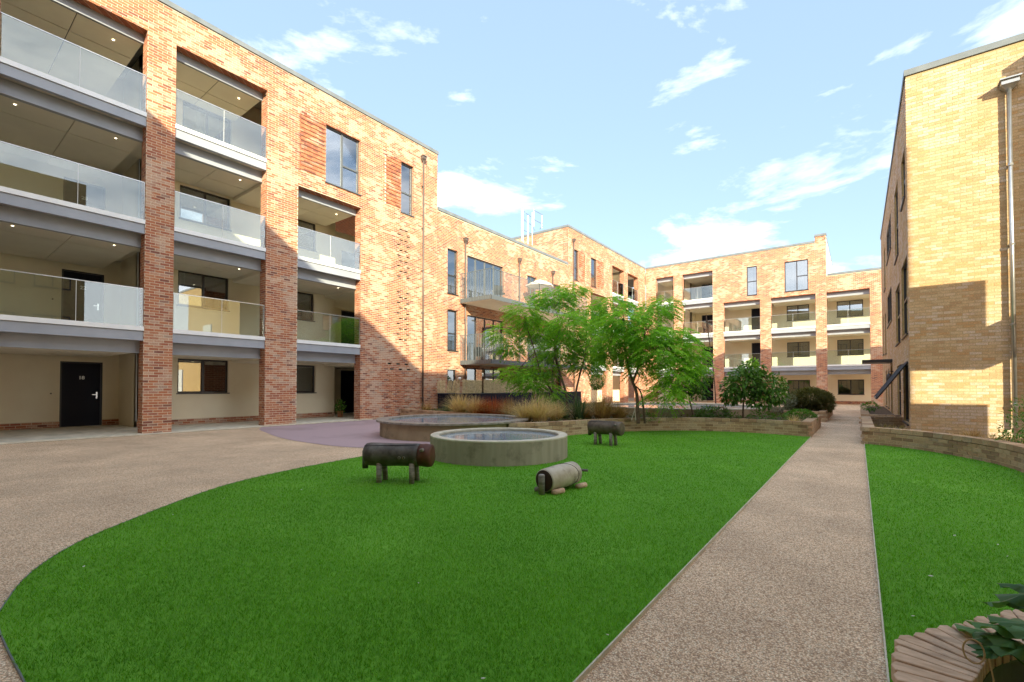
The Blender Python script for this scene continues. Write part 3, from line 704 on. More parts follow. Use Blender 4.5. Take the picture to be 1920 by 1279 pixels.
window(MBk, PA, *ow[1], trans=(.42,), frame='frame', w_=-.08, curtain=[(0, 1, 0)])
window(MBk, PA, *ow[2], frame='frame', w_=-.08, curtain=[(0, .8, 0)])
for k in (3, 4, 5): window(MBk, PA, *ow[k], split=(.25, .5, .75), frame='frame_grey' if k == 3 else 'frame', sill=False, curtain=[(.03, .22, 0), (.3, .38, 0)] if k == 3 else ([(0, .2, 0), (.3, .45, 0)] if k == 4 else [(.04, .2, 0)]))
for k in (6, 7, 8, 9): window(MBk, PA, *ow[k], split=(.5,), sill=False, frame='frame_grey', curtain=[(.1, .8, 0)])
m = MB(); m.box((-31, 15.0, 9.3), (XA - .36, 27.1, 9.45)); m.build('roof', 'roofing', MBk)
coping(MBk, [((XA - .4, 15.035, 9.572), (XA + .04, 27.09, 9.72))])
def metal_balcony(zb, y0=16.55, y1=26.0, xo=-13.65, label=''):
    b = tag(empty('metal_balcony', (XA, y0, zb), label, 'balcony', 'metal railed balconies'))
    s = MB(); s.box((XA + .0, y0, zb), (xo, y1, zb + .20)); s.build('deck_slab', ['buff_reveal' if 0 else 'soffit'], b)
    e = MB(); e.box((XA + .01, y0 - .012, zb - .01), (xo + .012, y0 - .002, zb + .2)); e.box((xo + .002, y0 - .012, zb - .01), (xo + .012, y1, zb + .2)); e.build('edge_trim', 'frame_grey', b)
    r = MB(); zt = zb + 1.44
    r.box((XA + .02, y0 - .03, zt - .02), (xo + .03, y0 + .01, zt)); r.box((xo - .01, y0 + .011, zt - .02), (xo + .03, y1, zt)); r.build('handrail', 'galv', b)
    bar = MB(); bar.box((-.014, -.006, 0), (.014, .006, 1.40)); bm1 = bar.mesh('bar', 'galv'); bar2 = MB(); bar2.box((-.006, -.014, 0), (.006, .014, 1.40)); bm2 = bar2.mesh('bar', 'galv')
    k = y0 + .1
    while k < y1: o = link('bar', bm2, b); o.location = (xo + .008 - XA, k - y0, .02); k += .105
    k = XA + .05
    while k < xo: o = link('bar', bm1, b); o.location = (k - XA, -.012, .02); k += .105
    return b
metal_balcony(5.43, label='upper long projecting balcony with vertical grey metal bars')
metal_balcony(2.40, label='lower long projecting balcony with vertical grey metal bars, half hidden by the tree')
for i, (yy, l) in enumerate(((16.85, 'slim brown downpipe beside the first balcony door of the middle block'), (21.41, 'short brown downpipe with hopper above the middle of the long balcony'), (25.06, 'short brown downpipe with hopper above the far end of the long balcony'))):
    downpipe(yy, PA, .3, 8.68, l, 'brown drainpipes', w_=.07)

# ================================================================== FAR LEFT WING
F = empty('apartment_block', (XA, 34, 0), 'four-storey pale-lit brick wing in the far corner between the low block and the facing block', 'building')
fw = [(27.98, 28.59, 8.73, 10.86), (30.45, 31.4, 8.74, 10.86)]
fb = [(30.4, 33.0, 8.3), (34.12, 36.42, 11.05), (37.2, 39.5, 11.05)]
opF = fw + [(a, b, 0, h) for a, b, h in fb]
def wF(u, z, i):
    if (28.6 < u < 29.6 or 31.4 < u < 32.6) and 8.775 < z < 10.875: return -0.026 if i % 2 else 0.0
    return 0.0
panF = [(28.6, 29.6, 8.775, 10.875), (31.41, 32.6, 8.775, 10.875)]
mb = MB(); backing(mb, PA, 27.1, 41.3, 0, 12.17, opF + panF, .40)
for a, b, c, d in panF: backing(mb, PA, a, b, c, d, [], .30, w0=-.034)
mb.build('wall', ['mortar', 'red_reveal'], F)
PS = ('y', 27.1, -1)
mb = MB(); backing(mb, PS, -30, XA - .009, 9.0, 12.17, [], .35); mb.build('side_wall', ['mortar', 'red_reveal'], F)
sF = [courses(PA, 27.1, 41.3, 0, 12.15, opF, wF), courses(PS, -30, XA - .005, 9.0, 12.15, [])]
for a, b, h in fb: sF.append(courses(('y', b, -1), -16.02, XA - .02, 0, h, [])); 
lay(F, sF, 'red_brick', limit=0)
window(F, PA, *fw[0], trans=(.42,), frame='frame', curtain=[(.3, 1, 0)]); window(F, PA, *fw[1], trans=(.42,), frame='frame', curtain=[(.6, 1, 0)])
plaster(F, ('x', -18.1, 1), 27.4, 41.0, 0, 11.5, [])
for a, b, h in fb:
    for t in ((T1, T2, T3) if h > 9 else (T1, T2)): balcony(F, PA, a, b, t, back=2.4, soffit=False, lights=())
    m = MB(); fbox(m, PA, a, b, -.4, -2.4, h - .05, h + .1); m.build('ceiling', 'soffit', F)
m = MB(); m.box((-31, 27.46, 11.95), (XA - .41, 47, 12.1)); m.build('roof', 'roofing', F)
coping(F, [((XA - .45, 27.06, 12.172), (XA + .04, 41.25, 12.32)), ((-31, 27.06, 12.172), (XA - .46, 27.5, 12.318))])
downpipe(27.75, PA, .3, 11.45, 'brown downpipe at the near corner of the far left wing', 'brown drainpipes')

# ================================================================== FACING BLOCK
YC = 41.3; PC = ('y', YC, -1)
Cb = empty('apartment_block', (-7, YC, 0), 'brick block of galleries facing the camera at the far end of the courtyard', 'building')
cb = [(-14.66, -13.08, 11.2), (-12.30, -9.79, 11.2), (-8.96, -6.24, 8.33), (-5.48, -2.52, 8.33), (-1.84, .70, 8.33), (1.36, 4.0, 8.33)]
cw = [(-7.18, -6.44, 8.72, 11.06), (-4.52, -2.97, 8.70, 11.02)]
opC = [(a, b, 0, h) for a, b, h in cb] + cw
mb = MB(); backing(mb, PC, -15.6, -1.84, 0, 12.17, opC, .4); backing(mb, PC, -1.84, 5.0, 0, 9.57, opC, .4); fbox(mb, PC, -2.52, -1.84, -.008, -.4, 12.17, 12.62)
mb.build('wall', ['mortar', 'red_reveal'], Cb)
sC = [courses(PC, -15.6, -1.84, 0, 12.15, opC), courses(PC, -1.84, 5.0, 0, 9.56, opC), courses(PC, -2.52, -1.84, 12.15, 12.6, [])]
for a, b, h in cb:
    p = ('x', a, 1); sC.append(courses(p, YC + .02, YC + .4, 0, h, []))
lay(Cb, sC, 'red_brick', limit=0)
window(Cb, PC, *cw[0], trans=(.48,), frame='frame', curtain=[(0, .55, 0)]); window(Cb, PC, *cw[1], split=(.52,), trans=(None, .48), frame='frame', curtain=[(0, .4, 0), (.55, .8, 0)])
PB = ('y', 43.9, -1)
cwin = []
for x0, x1 in ((-4.68, -3.12), (-1.30, .33)):
    cwin += [(x0, x1, 6.75, 7.98), (x0, x1, 3.78, 4.97), (x0, x1, .74, 1.88)]
cwin += [(-14.0, -12.9, 9.75, 11.0), (-14.0, -12.9, 6.75, 7.98), (-14.0, -12.9, 3.78, 4.97)]
cdo = [(-7.3, -6.3, z + .05, z + 2.15) for z in lv[:3]]
plaster(Cb, PB, -15.5, -12.3, 0, 11.6, cwin); plaster(Cb, PB, -9.7, 5.0, 0, 8.6, cwin + cdo)
plaster(Cb, ('y', 45.2, -1), -12.3, -9.7, 0, 11.6, [(-11.7, -10.7, z + .05, z + 2.15) for z in lv])
m = MB(); m.box((-12.4, 43.9, 0), (-12.3, 45.2, 11.6)); m.box((-9.7, 43.9, 0), (-9.6, 45.2, 11.6)); m.build('rendered_wall', 'render', Cb)
for k, wdw in enumerate(cwin): window(Cb, PB, *wdw, split=(.5,), curtain=[(.0, .45, .25), (.55, 1, .25)] if k in (0,) else ([(.6, 1, 0)] if k in (1, 6) else None))
for d_ in cdo + [(-11.7, -10.7, z + .05, z + 2.15) for z in lv]: door(Cb, ('y', 43.9, -1) if d_[0] > -9 else ('y', 45.2, -1), *d_, matn='navy')
for a, b, h in cb:
    for t in ((T1, T2, T3) if h > 9 else (T1, T2)): balcony(Cb, PC, a, b, t, back=2.55 if not (-12.5 < a < -12) else 3.85, soffit=True, lights=(.5,))
    m = MB(); fbox(m, PC, a, b, -.34, -.36, h - .35, h + .1); m.build('beam', 'grey_fascia', Cb)
    m = MB(); fbox(m, PC, a, b, -.4, -2.6 if not (-12.5 < a < -12) else -3.9, h - .32, h - .2); m.build('ceiling', 'soffit', Cb)
sP = [courses(('y', 43.87, -1), -9.7, 5.0, 0, .225, cdo)]
lay(Cb, sP, 'red_brick', limit=0); m = MB(); backing(m, ('y', 43.88, -1), -9.7, 5.0, 0, .23, cdo, .015, 0, 0, 0); m.build('plinth', 'mortar', Cb)
m = MB(); m.box((-1.94, YC + .41, 9.4), (-1.842, 52, 12.5)); m.build('side_wall', 'white_render', Cb)
m = MB(); m.box((-15.5, YC + .41, 11.95), (-1.95, 53, 12.1)); m.box((-1.84, YC + .41, 9.3), (6, 53, 9.45)); m.build('roof', 'roofing', Cb)
m = MB(); m.box((-31, 53, 0), (6, 53.2, 9.4)); m.build('rear_wall', 'red_reveal', Cb)
coping(Cb, [((-15.58, YC - .04, 12.172), (-2.525, YC + .4, 12.32)), ((-2.56, YC - .04, 12.622), (-1.80, YC + .4, 12.77)), ((-1.79, YC - .04, 9.572), (5.0, YC + .4, 9.72)), ((-1.95, YC + .42, 12.502), (-1.80, 52, 12.56))])

# ================================================================== RIGHT BLOCK (buff brick)
B = empty('apartment_block', (2.6, 20, 0), 'yellow-brick apartment block on the right with its sunlit end wall towards the camera', 'building')
XB, YB = 1.07, 15.86
PG = ('y', YB, -1); PWs = ('x', XB, -1)
bw = [(16.4, 17.65, 6.5, 7.9), (19.25, 20.9, 5.6, 8.0), (16.2, 18.2, 2.75, 4.9), (19.0, 21.0, 2.75, 4.65), (16.3, 18.1, .3, 2.0), (19.1, 20.8, .3, 2.05),
      (23.2, 26.5, 6.75, 8.1), (23.4, 26.6, 3.95, 5.35), (23.6, 24.7, .1, 2.15), (28.0, 29.2, 6.0, 8.0), (28.0, 29.2, 2.9, 4.9), (28.0, 29.2, .4, 2.1), (26.0, 26.8, .4, 2.1), (30.6, 31.6, 3.0, 5.0)]
mb = MB(); backing(mb, PG, XB + .008, 4.2, 0, 9.5, [], .35); mb.build('end_wall', ['buff_mortar', 'buff_reveal'], B)
mb = MB(); backing(mb, PWs, YB + .36, 32.7, 0, 9.5, bw, .35); mb.build('wall', ['buff_mortar', 'buff_reveal'], B)
mb = MB(); mb.box((XB + .008, YB + .008, 0), (XB + .35, YB + .36, 9.5)); mb.box((4.2, 14.68, 0), (14, 32, 9.5)); mb.box((XB + .36, 32.35, 0), (4.2, 32.7, 9.5)); mb.build('wall', 'buff_reveal', B)
lay(B, [courses(PG, XB, 4.2, 0, 9.49, []), courses(PWs, YB, 32.7, 0, 9.49, bw)], 'buff_brick')
for k, wdw in enumerate(bw):
    big = wdw[1] - wdw[0] > 2.5
    window(B, PWs, *wdw, trans=((.5,) if k in (0, 1, 2, 3, 5) else ()), split=((.5,) if big else ()), frame='frame', w_=-.05 if not big else -.02, curtain=[(0, .6, .3)] if k in (1, 3, 7) else None)
m = MB(); m.box((XB + .2, YB + .2, 9.3), (14, 32.5, 9.45)); m.build('roof', 'roofing', B)
coping(B, [((XB - .03, YB - .035, 9.502), (4.165, YB + .34, 9.655)), ((XB - .03, YB + .345, 9.502), (XB + .3, 32.73, 9.655)), ((4.17, 14.645, 9.502), (14, YB + .34, 9.655))])
# open top-hung window near the corner
o = empty('top_hung_window', (XB, 17.2, 2.0), 'dark-framed top-hung window swung wide open above the corner planter', 'window')
m = MB(); a0 = Vector((XB - .02, 16.3, 1.97)); a1 = Vector((XB - .02, 18.1, 1.97)); dn = Vector((-.66, 0, -.98))
def fr(p, q): m.tube([p, q], .03, 4)
fr(a0, a1); fr(a0 + dn, a1 + dn); fr(a0, a0 + dn); fr(a1, a1 + dn); m.build('sash', 'frame', o)
m = MB(); m.quad(a0, a1, a1 + dn, a0 + dn); m.build('pane', 'window_glass', o)
o = empty('entrance_canopy', (XB, 24.1, 2.3), 'flat dark canopy over the doorway halfway along the yellow-brick block', 'canopy')
m = MB(); m.box((XB - .95, 23.4, 2.28), (XB, 24.9, 2.40)); m.build('canopy_slab', 'frame', o, bevel=.01)
o = empty('wall_lantern', (XB, 22.9, 1.7), 'small black wall lantern between the windows of the yellow-brick block', 'lantern')
m = MB(); m.lathe((XB - .13, 22.9, 1.45), [(0, 0), (.05, .02), (.09, .12), (.09, .30), (.05, .36), (0, .38)], 12); m.tube([(XB, 22.9, 1.9), (XB - .13, 22.9, 1.92), (XB - .13, 22.9, 1.8)], .018, 6); m.build('lantern_body', 'frame', o, smooth=True)
downpipe(2.93, PG, .35, 8.56, 'shiny grey downpipe with a wide hopper on the sunlit yellow end wall', None, matn='steel', w_=.10, r=.042, big=1.5)
# balconies on the side of the wing, out of the picture to the right: their shade falls on the end wall
for zb in (.47, 3.5):
    b = empty('wing_balcony', (5, 14.6, zb), ('lower' if zb < 1 else 'upper') + ' balcony with a solid front on the wing of the yellow-brick block', 'balcony', 'balconies on the yellow wing')
    m = MB(); m.box((4.3, 12.9, zb), (5.7, 14.67, zb + .25)); m.build('deck_slab', 'grey_fascia', b)
    m = MB(); m.box((4.3, 12.9, zb + .26), (5.7, 12.95, zb + 2.15)); m.build('front_panel', 'white_trim', b)

# ================================================================== BLOCKS BEHIND THE CAMERA (their shade lies over the court)
def plain_block(name, foot, tops, label, wins):
    o = empty(name, (foot[0][0], foot[0][1], 0), label, 'building')
    m = MB(); n = len(foot); vs = [(x, y, 0) for x, y in foot] + [(x, y, t) for (x, y), t in zip(foot, tops)]
    m.add(vs, [tuple(range(n))[::-1], tuple(range(n, 2 * n))] + [(i, (i + 1) % n, n + (i + 1) % n, n + i) for i in range(n)]); m.build('wall', 'buff_reveal', o)
    for pl, a, b, c, d in wins: window(o, pl, a, b, c, d, split=(.5,), room=False, w_=.02, sill=True, curtain=None)
    return o
XE = 5.0
wins = [(('x', XE, -1), y0, y0 + 1.5, z, z + 1.4) for y0 in (-3.4, -.6, 2.2, 4.4) for z in (1.0, 3.95, 6.9, 9.85)]
plain_block('apartment_block', [(XE, -4.9), (11.4, -4.9), (11.4, 6.5), (XE, 6.5)], [13.24] * 4, 'yellow-brick block standing just right of the camera, outside the picture', wins)
wins = [(('y', -4.7, 1), x0, x0 + 1.5, z, z + 1.4) for x0 in (-12, -9, -6, -3, 0) for z in (1.0, 3.95, 6.9, 9.85)]
plain_block('apartment_block', [(-15, -12), (XE, -12), (XE, -4.7), (-15, -4.7)], [15.0, 13.24, 13.24, 15.0], 'brick block closing the courtyard behind the camera, outside the picture', wins)

# ================================================================== PLANTER WALLS
def arc_wall(root, pts, n=4, thick=0.215, cap=0.10, limit=300, z0=0.0, minpx=10, both=True):
    P = np.array(pts, float); seg = np.hypot(*np.diff(P, axis=0).T); S = np.concatenate([[0], np.cumsum(seg)]); Ltot = S[-1]
    def pos(s): return np.array([np.interp(s, S, P[:, 0]), np.interp(s, S, P[:, 1])])
    def nrm(s):
        a, b = pos(max(0, s - .06)), pos(min(Ltot, s + .06)); t = (b - a) / (np.linalg.norm(b - a) + 1e-9); return t, np.array([t[1], -t[0]])
    # core
    m = MB(); k = max(2, int(Ltot / .15)); prev = None; zt = z0 + n * .075 - .01
    for i in range(k + 1):
        s = Ltot * i / k; p = pos(s); t, nn = nrm(s); a = p - nn * .008; b = p - nn * (thick - .008)
        if prev is not None:
            pa, pb = prev
            m.quad((*pa, z0), (*a, z0), (*a, zt), (*pa, zt)); m.quad((*b, z0), (*pb, z0), (*pb, zt), (*b, zt)); m.quad((*pa, zt), (*a, zt), (*b, zt), (*pb, zt))
        if i in (0, k): m.quad((*a, z0), (*b, z0), (*b, zt), (*a, zt))
        prev = (a, b)
    m.build('core', 'planter_mortar', root)
    off = Vector(root.location)
    items = []
    for c in range(n + 1):
        capc = c == n; z = z0 + c * .075; hgt = (cap - .008) if capc else .065; s = -.1125 * (c % 2)
        while s < Ltot - .03:
            a = max(s, 0); b = min(s + .215, Ltot); s += .225
            if b - a < .03: continue
            p = pos((a + b) / 2); t, nn = nrm((a + b) / 2); ang = math.atan2(t[1], t[0])
            if capc: items.append((p - nn * (thick / 2), ang, b - a, thick + .012, z + hgt / 2, hgt))
            else:
                items.append((p - nn * .011, ang, b - a, .022, z + hgt / 2, hgt))
                if both: items.append((p - nn * (thick - .011), ang, b - a, .022, z + hgt / 2, hgt))
    ctr = np.array([[i[0][0], i[0][1], i[4]] for i in items]); u, v, d = proj(ctr)
    px = np.array([i[2] for i in items]) * FPX / np.maximum(d, .3)
    ok = (u > 0) & (u < 1920) & (v > 0) & (v < 1279) & (d > 0) & (px > minpx) & (np.array([i[2] for i in items]) > .2)
    idx = np.where(ok)[0]; idx = set(idx[np.argsort(-px[idx])][:limit].tolist())
    rest = MB()
    for i, (p, ang, ln, dp, zc, hh) in enumerate(items):
        ca, sa = math.cos(ang), math.sin(ang)
        if i in idx:
            key = ('arc', round(dp, 3), round(hh, 3))
            if key not in BR_MESH:
                q = MB(); q.box((-.1075, -dp / 2, -hh / 2), (.1075, dp / 2, hh / 2)); BR_MESH[key] = q.mesh('brick', 'planter_brick')
            o = link('brick', BR_MESH[key], root); o.location = Vector((p[0], p[1], zc)) - off; o.rotation_euler = (0, 0, ang + random.uniform(-.006, .006))
        else:
            vs = [(p[0] + ca * x - sa * y, p[1] + sa * x + ca * y, zc + z) for z in (-hh / 2, hh / 2) for x, y in ((-ln / 2, -dp / 2), (ln / 2, -dp / 2), (ln / 2, dp / 2), (-ln / 2, dp / 2))]
            rest.add(vs, [(0, 3, 2, 1), (4, 5, 6, 7), (0, 1, 5, 4), (1, 2, 6, 5), (2, 3, 7, 6), (3, 0, 4, 7)], 0, random.random())
    if rest.f: tag(rest.build('brickwork', 'planter_brick', root), kind='stuff')
o = empty('planter_wall', (-4, 14.2, 0), 'long curved low brown-brick planter wall bounding the big lawn, its end beside the path', 'planter wall')
arc_wall(o, [(x, y) for x, y in bed_front] + [(-1.0, 14.3), (-1.0, 18.2)], limit=300)
o = empty('planter_wall', (-12, 12.5, 0), 'low brown-brick bed wall running from the apartment block to the back of the dark-rimmed round pool', 'planter wall')
arc_wall(o, smooth_curve([(-15.5, 12.75), (-13.4, 12.25), (-11.2, 11.95), (-9.2, 11.5)], 8), limit=60)
o = empty('planter_wall', (-1.0, 20.7, 0), 'second brown-brick planter wall further along the left edge of the path', 'planter wall')
arc_wall(o, [(-2.35, 20.7), (-1.0, 20.7), (-1.0, 26.8)], limit=40, minpx=6)
o = empty('planter_wall', (1.5, 11.5, 0), 'low brown-brick planter wall curving round the small right-hand lawn', 'planter wall')
arc_wall(o, [(.06, 18.3), (.06, 13.3)] + [(x, y) for x, y in bedR_front], limit=300)
o = empty('planter_wall', (.5, 18.4, 0), 'brown-brick planter wall between the path and the yellow block, beyond the corner planter', 'planter wall')
arc_wall(o, [(XB - .02, 18.42), (.30, 18.42)], limit=20, minpx=6)
arc_wall(o, [(.06, 32), (.06, 19.4), (XB - .02, 19.4)], limit=60, minpx=6)
# soil
bedL = [(x - .02, y + .12) for x, y in bed_front] + [(-1.15, 14.4), (-1.15, 18.1), (-6.0, 18.6), (-9.5, 22.0), (-13.2, 27), (-13.4, 15.1), (-15.5, 14.9), (-15.5, 12.9), (-11.2, 12.1), (-9.2, 11.6)]
poly_sheet('planting_bed', bedL, .30, 'soil', label=None, depth=.3)
poly_sheet('planting_bed', [(-2.3, 20.82), (-1.12, 20.82), (-1.12, 26.7), (-5.5, 26.7)], .30, 'soil', depth=.3)
poly_sheet('planting_bed', [(.2, 13.4)] + [(x + .12, y + .12) for x, y in bedR_front[2:]] + [(4.6, 7.4), (4.1, 15.7), (1.05, 15.84), (1.05, 18.3), (.2, 18.3)], .08, 'soil', depth=.08)
poly_sheet('planting_bed', [(.2, 19.6), (1.05, 19.6), (1.05, 31.9), (.2, 31.9)], .27, 'soil', depth=.27)

# ================================================================== ROUND POOLS
def pool(x, y, r, h, wall, rim, label, rw=.2, lip=0.0, rimh=.03, wl=.05, z=0.0, seg=64):
    o = empty('round_pool', (x, y, z), label, 'pool')
    m = MB(); m.lathe((x, y, z), [(r - lip, 0), (r - lip, h - rimh), (r - lip - .02, h - rimh)], seg); m.lathe((x, y, z), [(r - rw, h - rimh), (r - rw, .05)], seg); m.build('basin_wall', wall, o, smooth=False)
    m = MB(); m.lathe((x, y, z), [(r - rw, h - rimh - .001), (r - .005, h - rimh - .001), (r, h - rimh + .005), (r, h - .006), (r - .008, h), (r - rw + .008, h), (r - rw, h - .006), (r - rw, h - rimh - .001)], seg); m.build('rim', rim, o)
    m = MB(); m.lathe((x, y, z), [(0, h - wl), (r - rw + .002, h - wl)], seg); m.build('water', 'water', o)
    return o
pool(-5.47, 6.87, 1.29, .42, 'concrete', 'rim_pale', 'raised round concrete pool with a pale rim on the edge of the lawn', rw=.16, wl=.055, seg=40)
pool(-9.07, 9.35, 2.09, .44, 'dark_concrete', 'rim_dark', 'larger raised round pool with an overhanging dark stone rim, on the purple surface', rw=.33, lip=.10, rimh=.05, wl=.05)
pool(-5.6, 18.3, 3.0, .59, 'dark_concrete', 'rim_pale', 'third and widest round pool, half hidden among the plants behind the feathery trees', rw=.18, z=.0, seg=72)

# ================================================================== LOG ANIMALS
def rng_jit(s): return random.uniform(-s, s)
def log_pts(p0, p1, n=7): p0, p1 = Vector(p0), Vector(p1); return [p0.lerp(p1, i / (n - 1)) for i in range(n)]
def log_animal(loc, rz, Lb, r, leg, label, dark='dark_wood', head='red_wood', pose='stand', eyes=True):
    o = empty('log_animal', loc, label, 'wooden animal', 'carved log animals on the lawn', rz)
    def build(mb, name, matn, sm=True, parent=None, bev=0):
        me = mb.mesh(name, matn, (0, 0, 0), sm)
        if bev:
            pass
        return link(name, me, parent or o)
    z = leg + r
    m = MB(); xs = [-Lb / 2, -Lb / 2 + .015, -Lb / 2 + .06, -Lb / 4, 0, Lb / 4, Lb * .31]; rs = [r * .86, r * .97, r * 1.02, r * 1.03, r * .99, r, r * .985]
    m.tube([(x, 0, z + rng_jit(.004)) for x in xs], rs, 22, tone=.3); body = build(m, 'body', dark)
    m = MB(); m.tube([(Lb * .31, 0, z), (Lb * .40, 0, z), (Lb / 2 - .03, 0, z - .01), (Lb / 2 - .01, 0, z - .012), (Lb / 2, 0, z - .012)], [r * .96, r * 1.0, r * 1.0, r * .93, r * .84], 22); hd = build(m, 'head', head)
    for s in (1, -1):
        m = MB(); m.tube([(Lb * .36, s * r * .78, z + r * .52), (Lb * .41, s * r * 1.12, z + r * .60)], [.020, .026], 8); build(m, 'ear', 'old_wood', parent=hd)
    if pose == 'stand':
        for sx in (-.27, .22):
            for s in (1, -1):
                m = MB(); m.tube([(Lb * sx, s * r * .55, leg + r * .35), (Lb * sx + .01, s * r * .72, 0)], [.040, .036], 10); build(m, 'leg', 'old_wood')
        m = MB(); m.tube([(-Lb / 2 - .018, 0, z + r * .3), (-Lb / 2 - .022, 0, z - r * 1.25)], [.045, .040], 10); build(m, 'tail', 'dark_wood')
        m = MB(); m.tube([(-Lb / 2 + .01, -r * .62, z + r * .80), (0, -r * .55, z + r * .885), (Lb * .29, -r * .45, z + r * .935)], [.006, .005, .004], 5); build(m, 'split', 'black', parent=body)
    if eyes:
        for dx in (.0, .062):
            m = MB(); a = Vector((Lb * .06 + dx, -r * .985, z - .02)); m.tube([a, a + Vector((0, -.008, 0))], .019, 12); m.tube([a + Vector((0, -.008, 0)), a + Vector((0, -.012, 0))], .011, 10, m=1); me = m.mesh('ring', ['old_wood', 'black']); link('ring', me, body)
    return o
# animal 1 : side on, head to the right
a1 = math.atan2(.60, .80)
log_animal((-5.02, 4.12, 0), R(30), .93, .155, .225, 'dark carved log animal with a red-brown head, standing in front of the pale-rimmed pool')
log_animal((-4.52, 9.50, 0), R(-5), .80, .155, .24, 'smaller brown log animal standing at the back of the lawn before the curved planter wall', dark='brown_wood', eyes=False, head='brown_wood')
# animal 2 : pale log tipped on its belly, dark end towards the camera
o = empty('log_animal', (-2.85, 4.95, 0), 'pale weathered log animal lying on its legs, its dark round end facing the camera', 'wooden animal', 'carved log animals on the lawn')
f0 = Vector((-3.06, 4.72, .165)); f1 = Vector((-3.0, 5.36, .185))
m = MB(); m.tube([f0, f0.lerp(f1, .03), f0.lerp(f1, .3), f0.lerp(f1, .33), f0.lerp(f1, .7), f1.lerp(f0, .06), f1], [.136, .140, .146, .147, .146, .143, .118], 24); m.build('body', 'pale_wood', o, smooth=True)
d_ = (f0 - f1).normalized()
m = MB(); m.tube([f0 - d_ * .002, f0 + d_ * .006], .128, 24); m.build('end_disc', 'char_wood', o)
m = MB(); m.tube([f0 + d_ * .055 + Vector((.005, 0, -.150)), f0 + d_ * .055 + Vector((.005, 0, .075)), f0 + d_ * .055 + Vector((.005, 0, .088))], [.040, .040, .030], 14); m.build('tail', 'old_wood', o, smooth=True)
m = MB(); m.tube([f1 + Vector((.0, .0, .03)), f1 + Vector((.17, .05, .03))], .017, 8); m.build('snout_peg', 'dark_wood', o)
for dx, dy, ln in ((.13, .03, .17), (.19, .50, .16), (-.13, .05, .16), (-.10, .50, .16)):
    p = Vector((f0.x + dx, f0.y + dy - .03, .036)); m = MB(); m.tube([p, p + Vector((.035, ln, .004))], [.036, .034], 12); m.build('leg', 'slat_wood' if dx > 0 else 'old_wood', o, smooth=True)
m = MB(); c = f0.lerp(f1, .62); m.tube([c + Vector((math.cos(t) * .1475 * .99, 0, math.sin(t) * .1475)) + (f1 - f0).normalized() * (.12 * math.cos(t)) for t in np.linspace(-1.2, 2.6, 16)], .004, 5); m.build('groove', 'char_wood', o)

# ================================================================== TERRACE FENCE
o = empty('terrace_fence', (-14.1, 15.0, 0), 'dark slatted terrace fence below the woven hurdles in front of the middle block', 'fence')
xf = -14.15; cols_ = 0
def slat_run(p0, p1, horizontal=False):
    a = Vector(p0); b = Vector(p1); n = int((b - a).length / .10); d = (b - a).normalized()
    sl_ = MB(); sl_.box((-.042, -.01, 0), (.042, .01, .95)); me = SL.setdefault('slat', sl_.mesh('slat', 'navy'))
    ang = math.atan2(d.y, d.x)
    for i in range(n):
        q = a + d * (i + .5) * .10; s = link('slat', me, o); s.location = q - Vector(o.location); s.rotation_euler = (0, 0, ang)
SL = {}
slat_run((XA + .05, 15.0, .05), (xf, 15.0, .05)); slat_run((xf, 15.05, .05), (xf, 26.2, .05))
m = MB(); m.box((XA + .01, 14.98, 1.0), (xf + .02, 15.03, 1.03)); m.box((xf - .02, 15.03, 1.0), (xf + .03, 26.3, 1.03)); m.build('rail', 'galv', o)
m = MB(); m.box((XA + .02, 15.03, .1), (xf - .02, 15.045, .98)); m.box((xf - .04, 15.05, .1), (xf - .025, 26.2, .98)); m.build('backing_board', 'black', o)
def hurdle(p0, p1, z0, z1, label, vert=False, tilt=0):
    h = empty('woven_hurdle', (*p0, z0), label, 'hurdle', 'woven hurdles on the terrace fence'); a = Vector((*p0, 0)); b = Vector((*p1, 0)); d = (b - a); Lh = d.length; d.normalize(); n = Vector((-d.y, d.x, 0))
    m = MB()
    if vert:
        k = int(Lh / .028)
        for i in range(k):
            q = a + d * (i + .5) * .028 + n * rng_jit(.01); t = d * (tilt * (z1 - z0) * (.6 + .4 * random.random()))
            if (q + t - a).dot(d) > Lh: t = Vector()
            m.tube([q + Vector((0, 0, z0)), q + t + Vector((0, 0, z1 + rng_jit(.04)))], .012, 4, tone=random.random())
    else:
        z = z0
        while z < z1:
            pts = [a + d * s + n * (.016 * math.sin(s * 18 + (0 if int(z * 100) % 2 else 3.14))) + Vector((0, 0, z + .01 * math.sin(s * 2.3 + z * 9))) for s in np.arange(0, Lh, .10)]
            m.tube(pts, .013, 4, tone=random.random()); z += .03
        for s in np.arange(.1, Lh, .35): m.tube([a + d * s + Vector((0, 0, z0)), a + d * s + Vector((0, 0, z1 + .03))], .014, 5)
    k = tag(m.build('weave', 'hurdle', h), kind=None)
hurdle((XA + .06, 14.97), (-15.05, 14.97), 1.04, 1.62, 'brown upright-stick hurdle tied against the apartment wall', True, .02)
hurdle((-15.03, 14.97), (xf, 14.97), 1.04, 1.60, 'leaning-stick hurdle at the corner of the terrace fence', True, .3)
hurdle((xf + .04, 15.1), (xf + .04, 16.5), 1.04, 1.62, 'horizontally woven willow hurdle just past the fence corner')
hurdle((xf + .04, 16.55), (xf + .04, 19.6), 1.04, 1.66, 'longest horizontally woven willow hurdle along the terrace fence')
hurdle((xf + .04, 19.65), (xf + .04, 22.6), 1.04, 1.66, 'far woven willow hurdle partly behind the feathery tree')
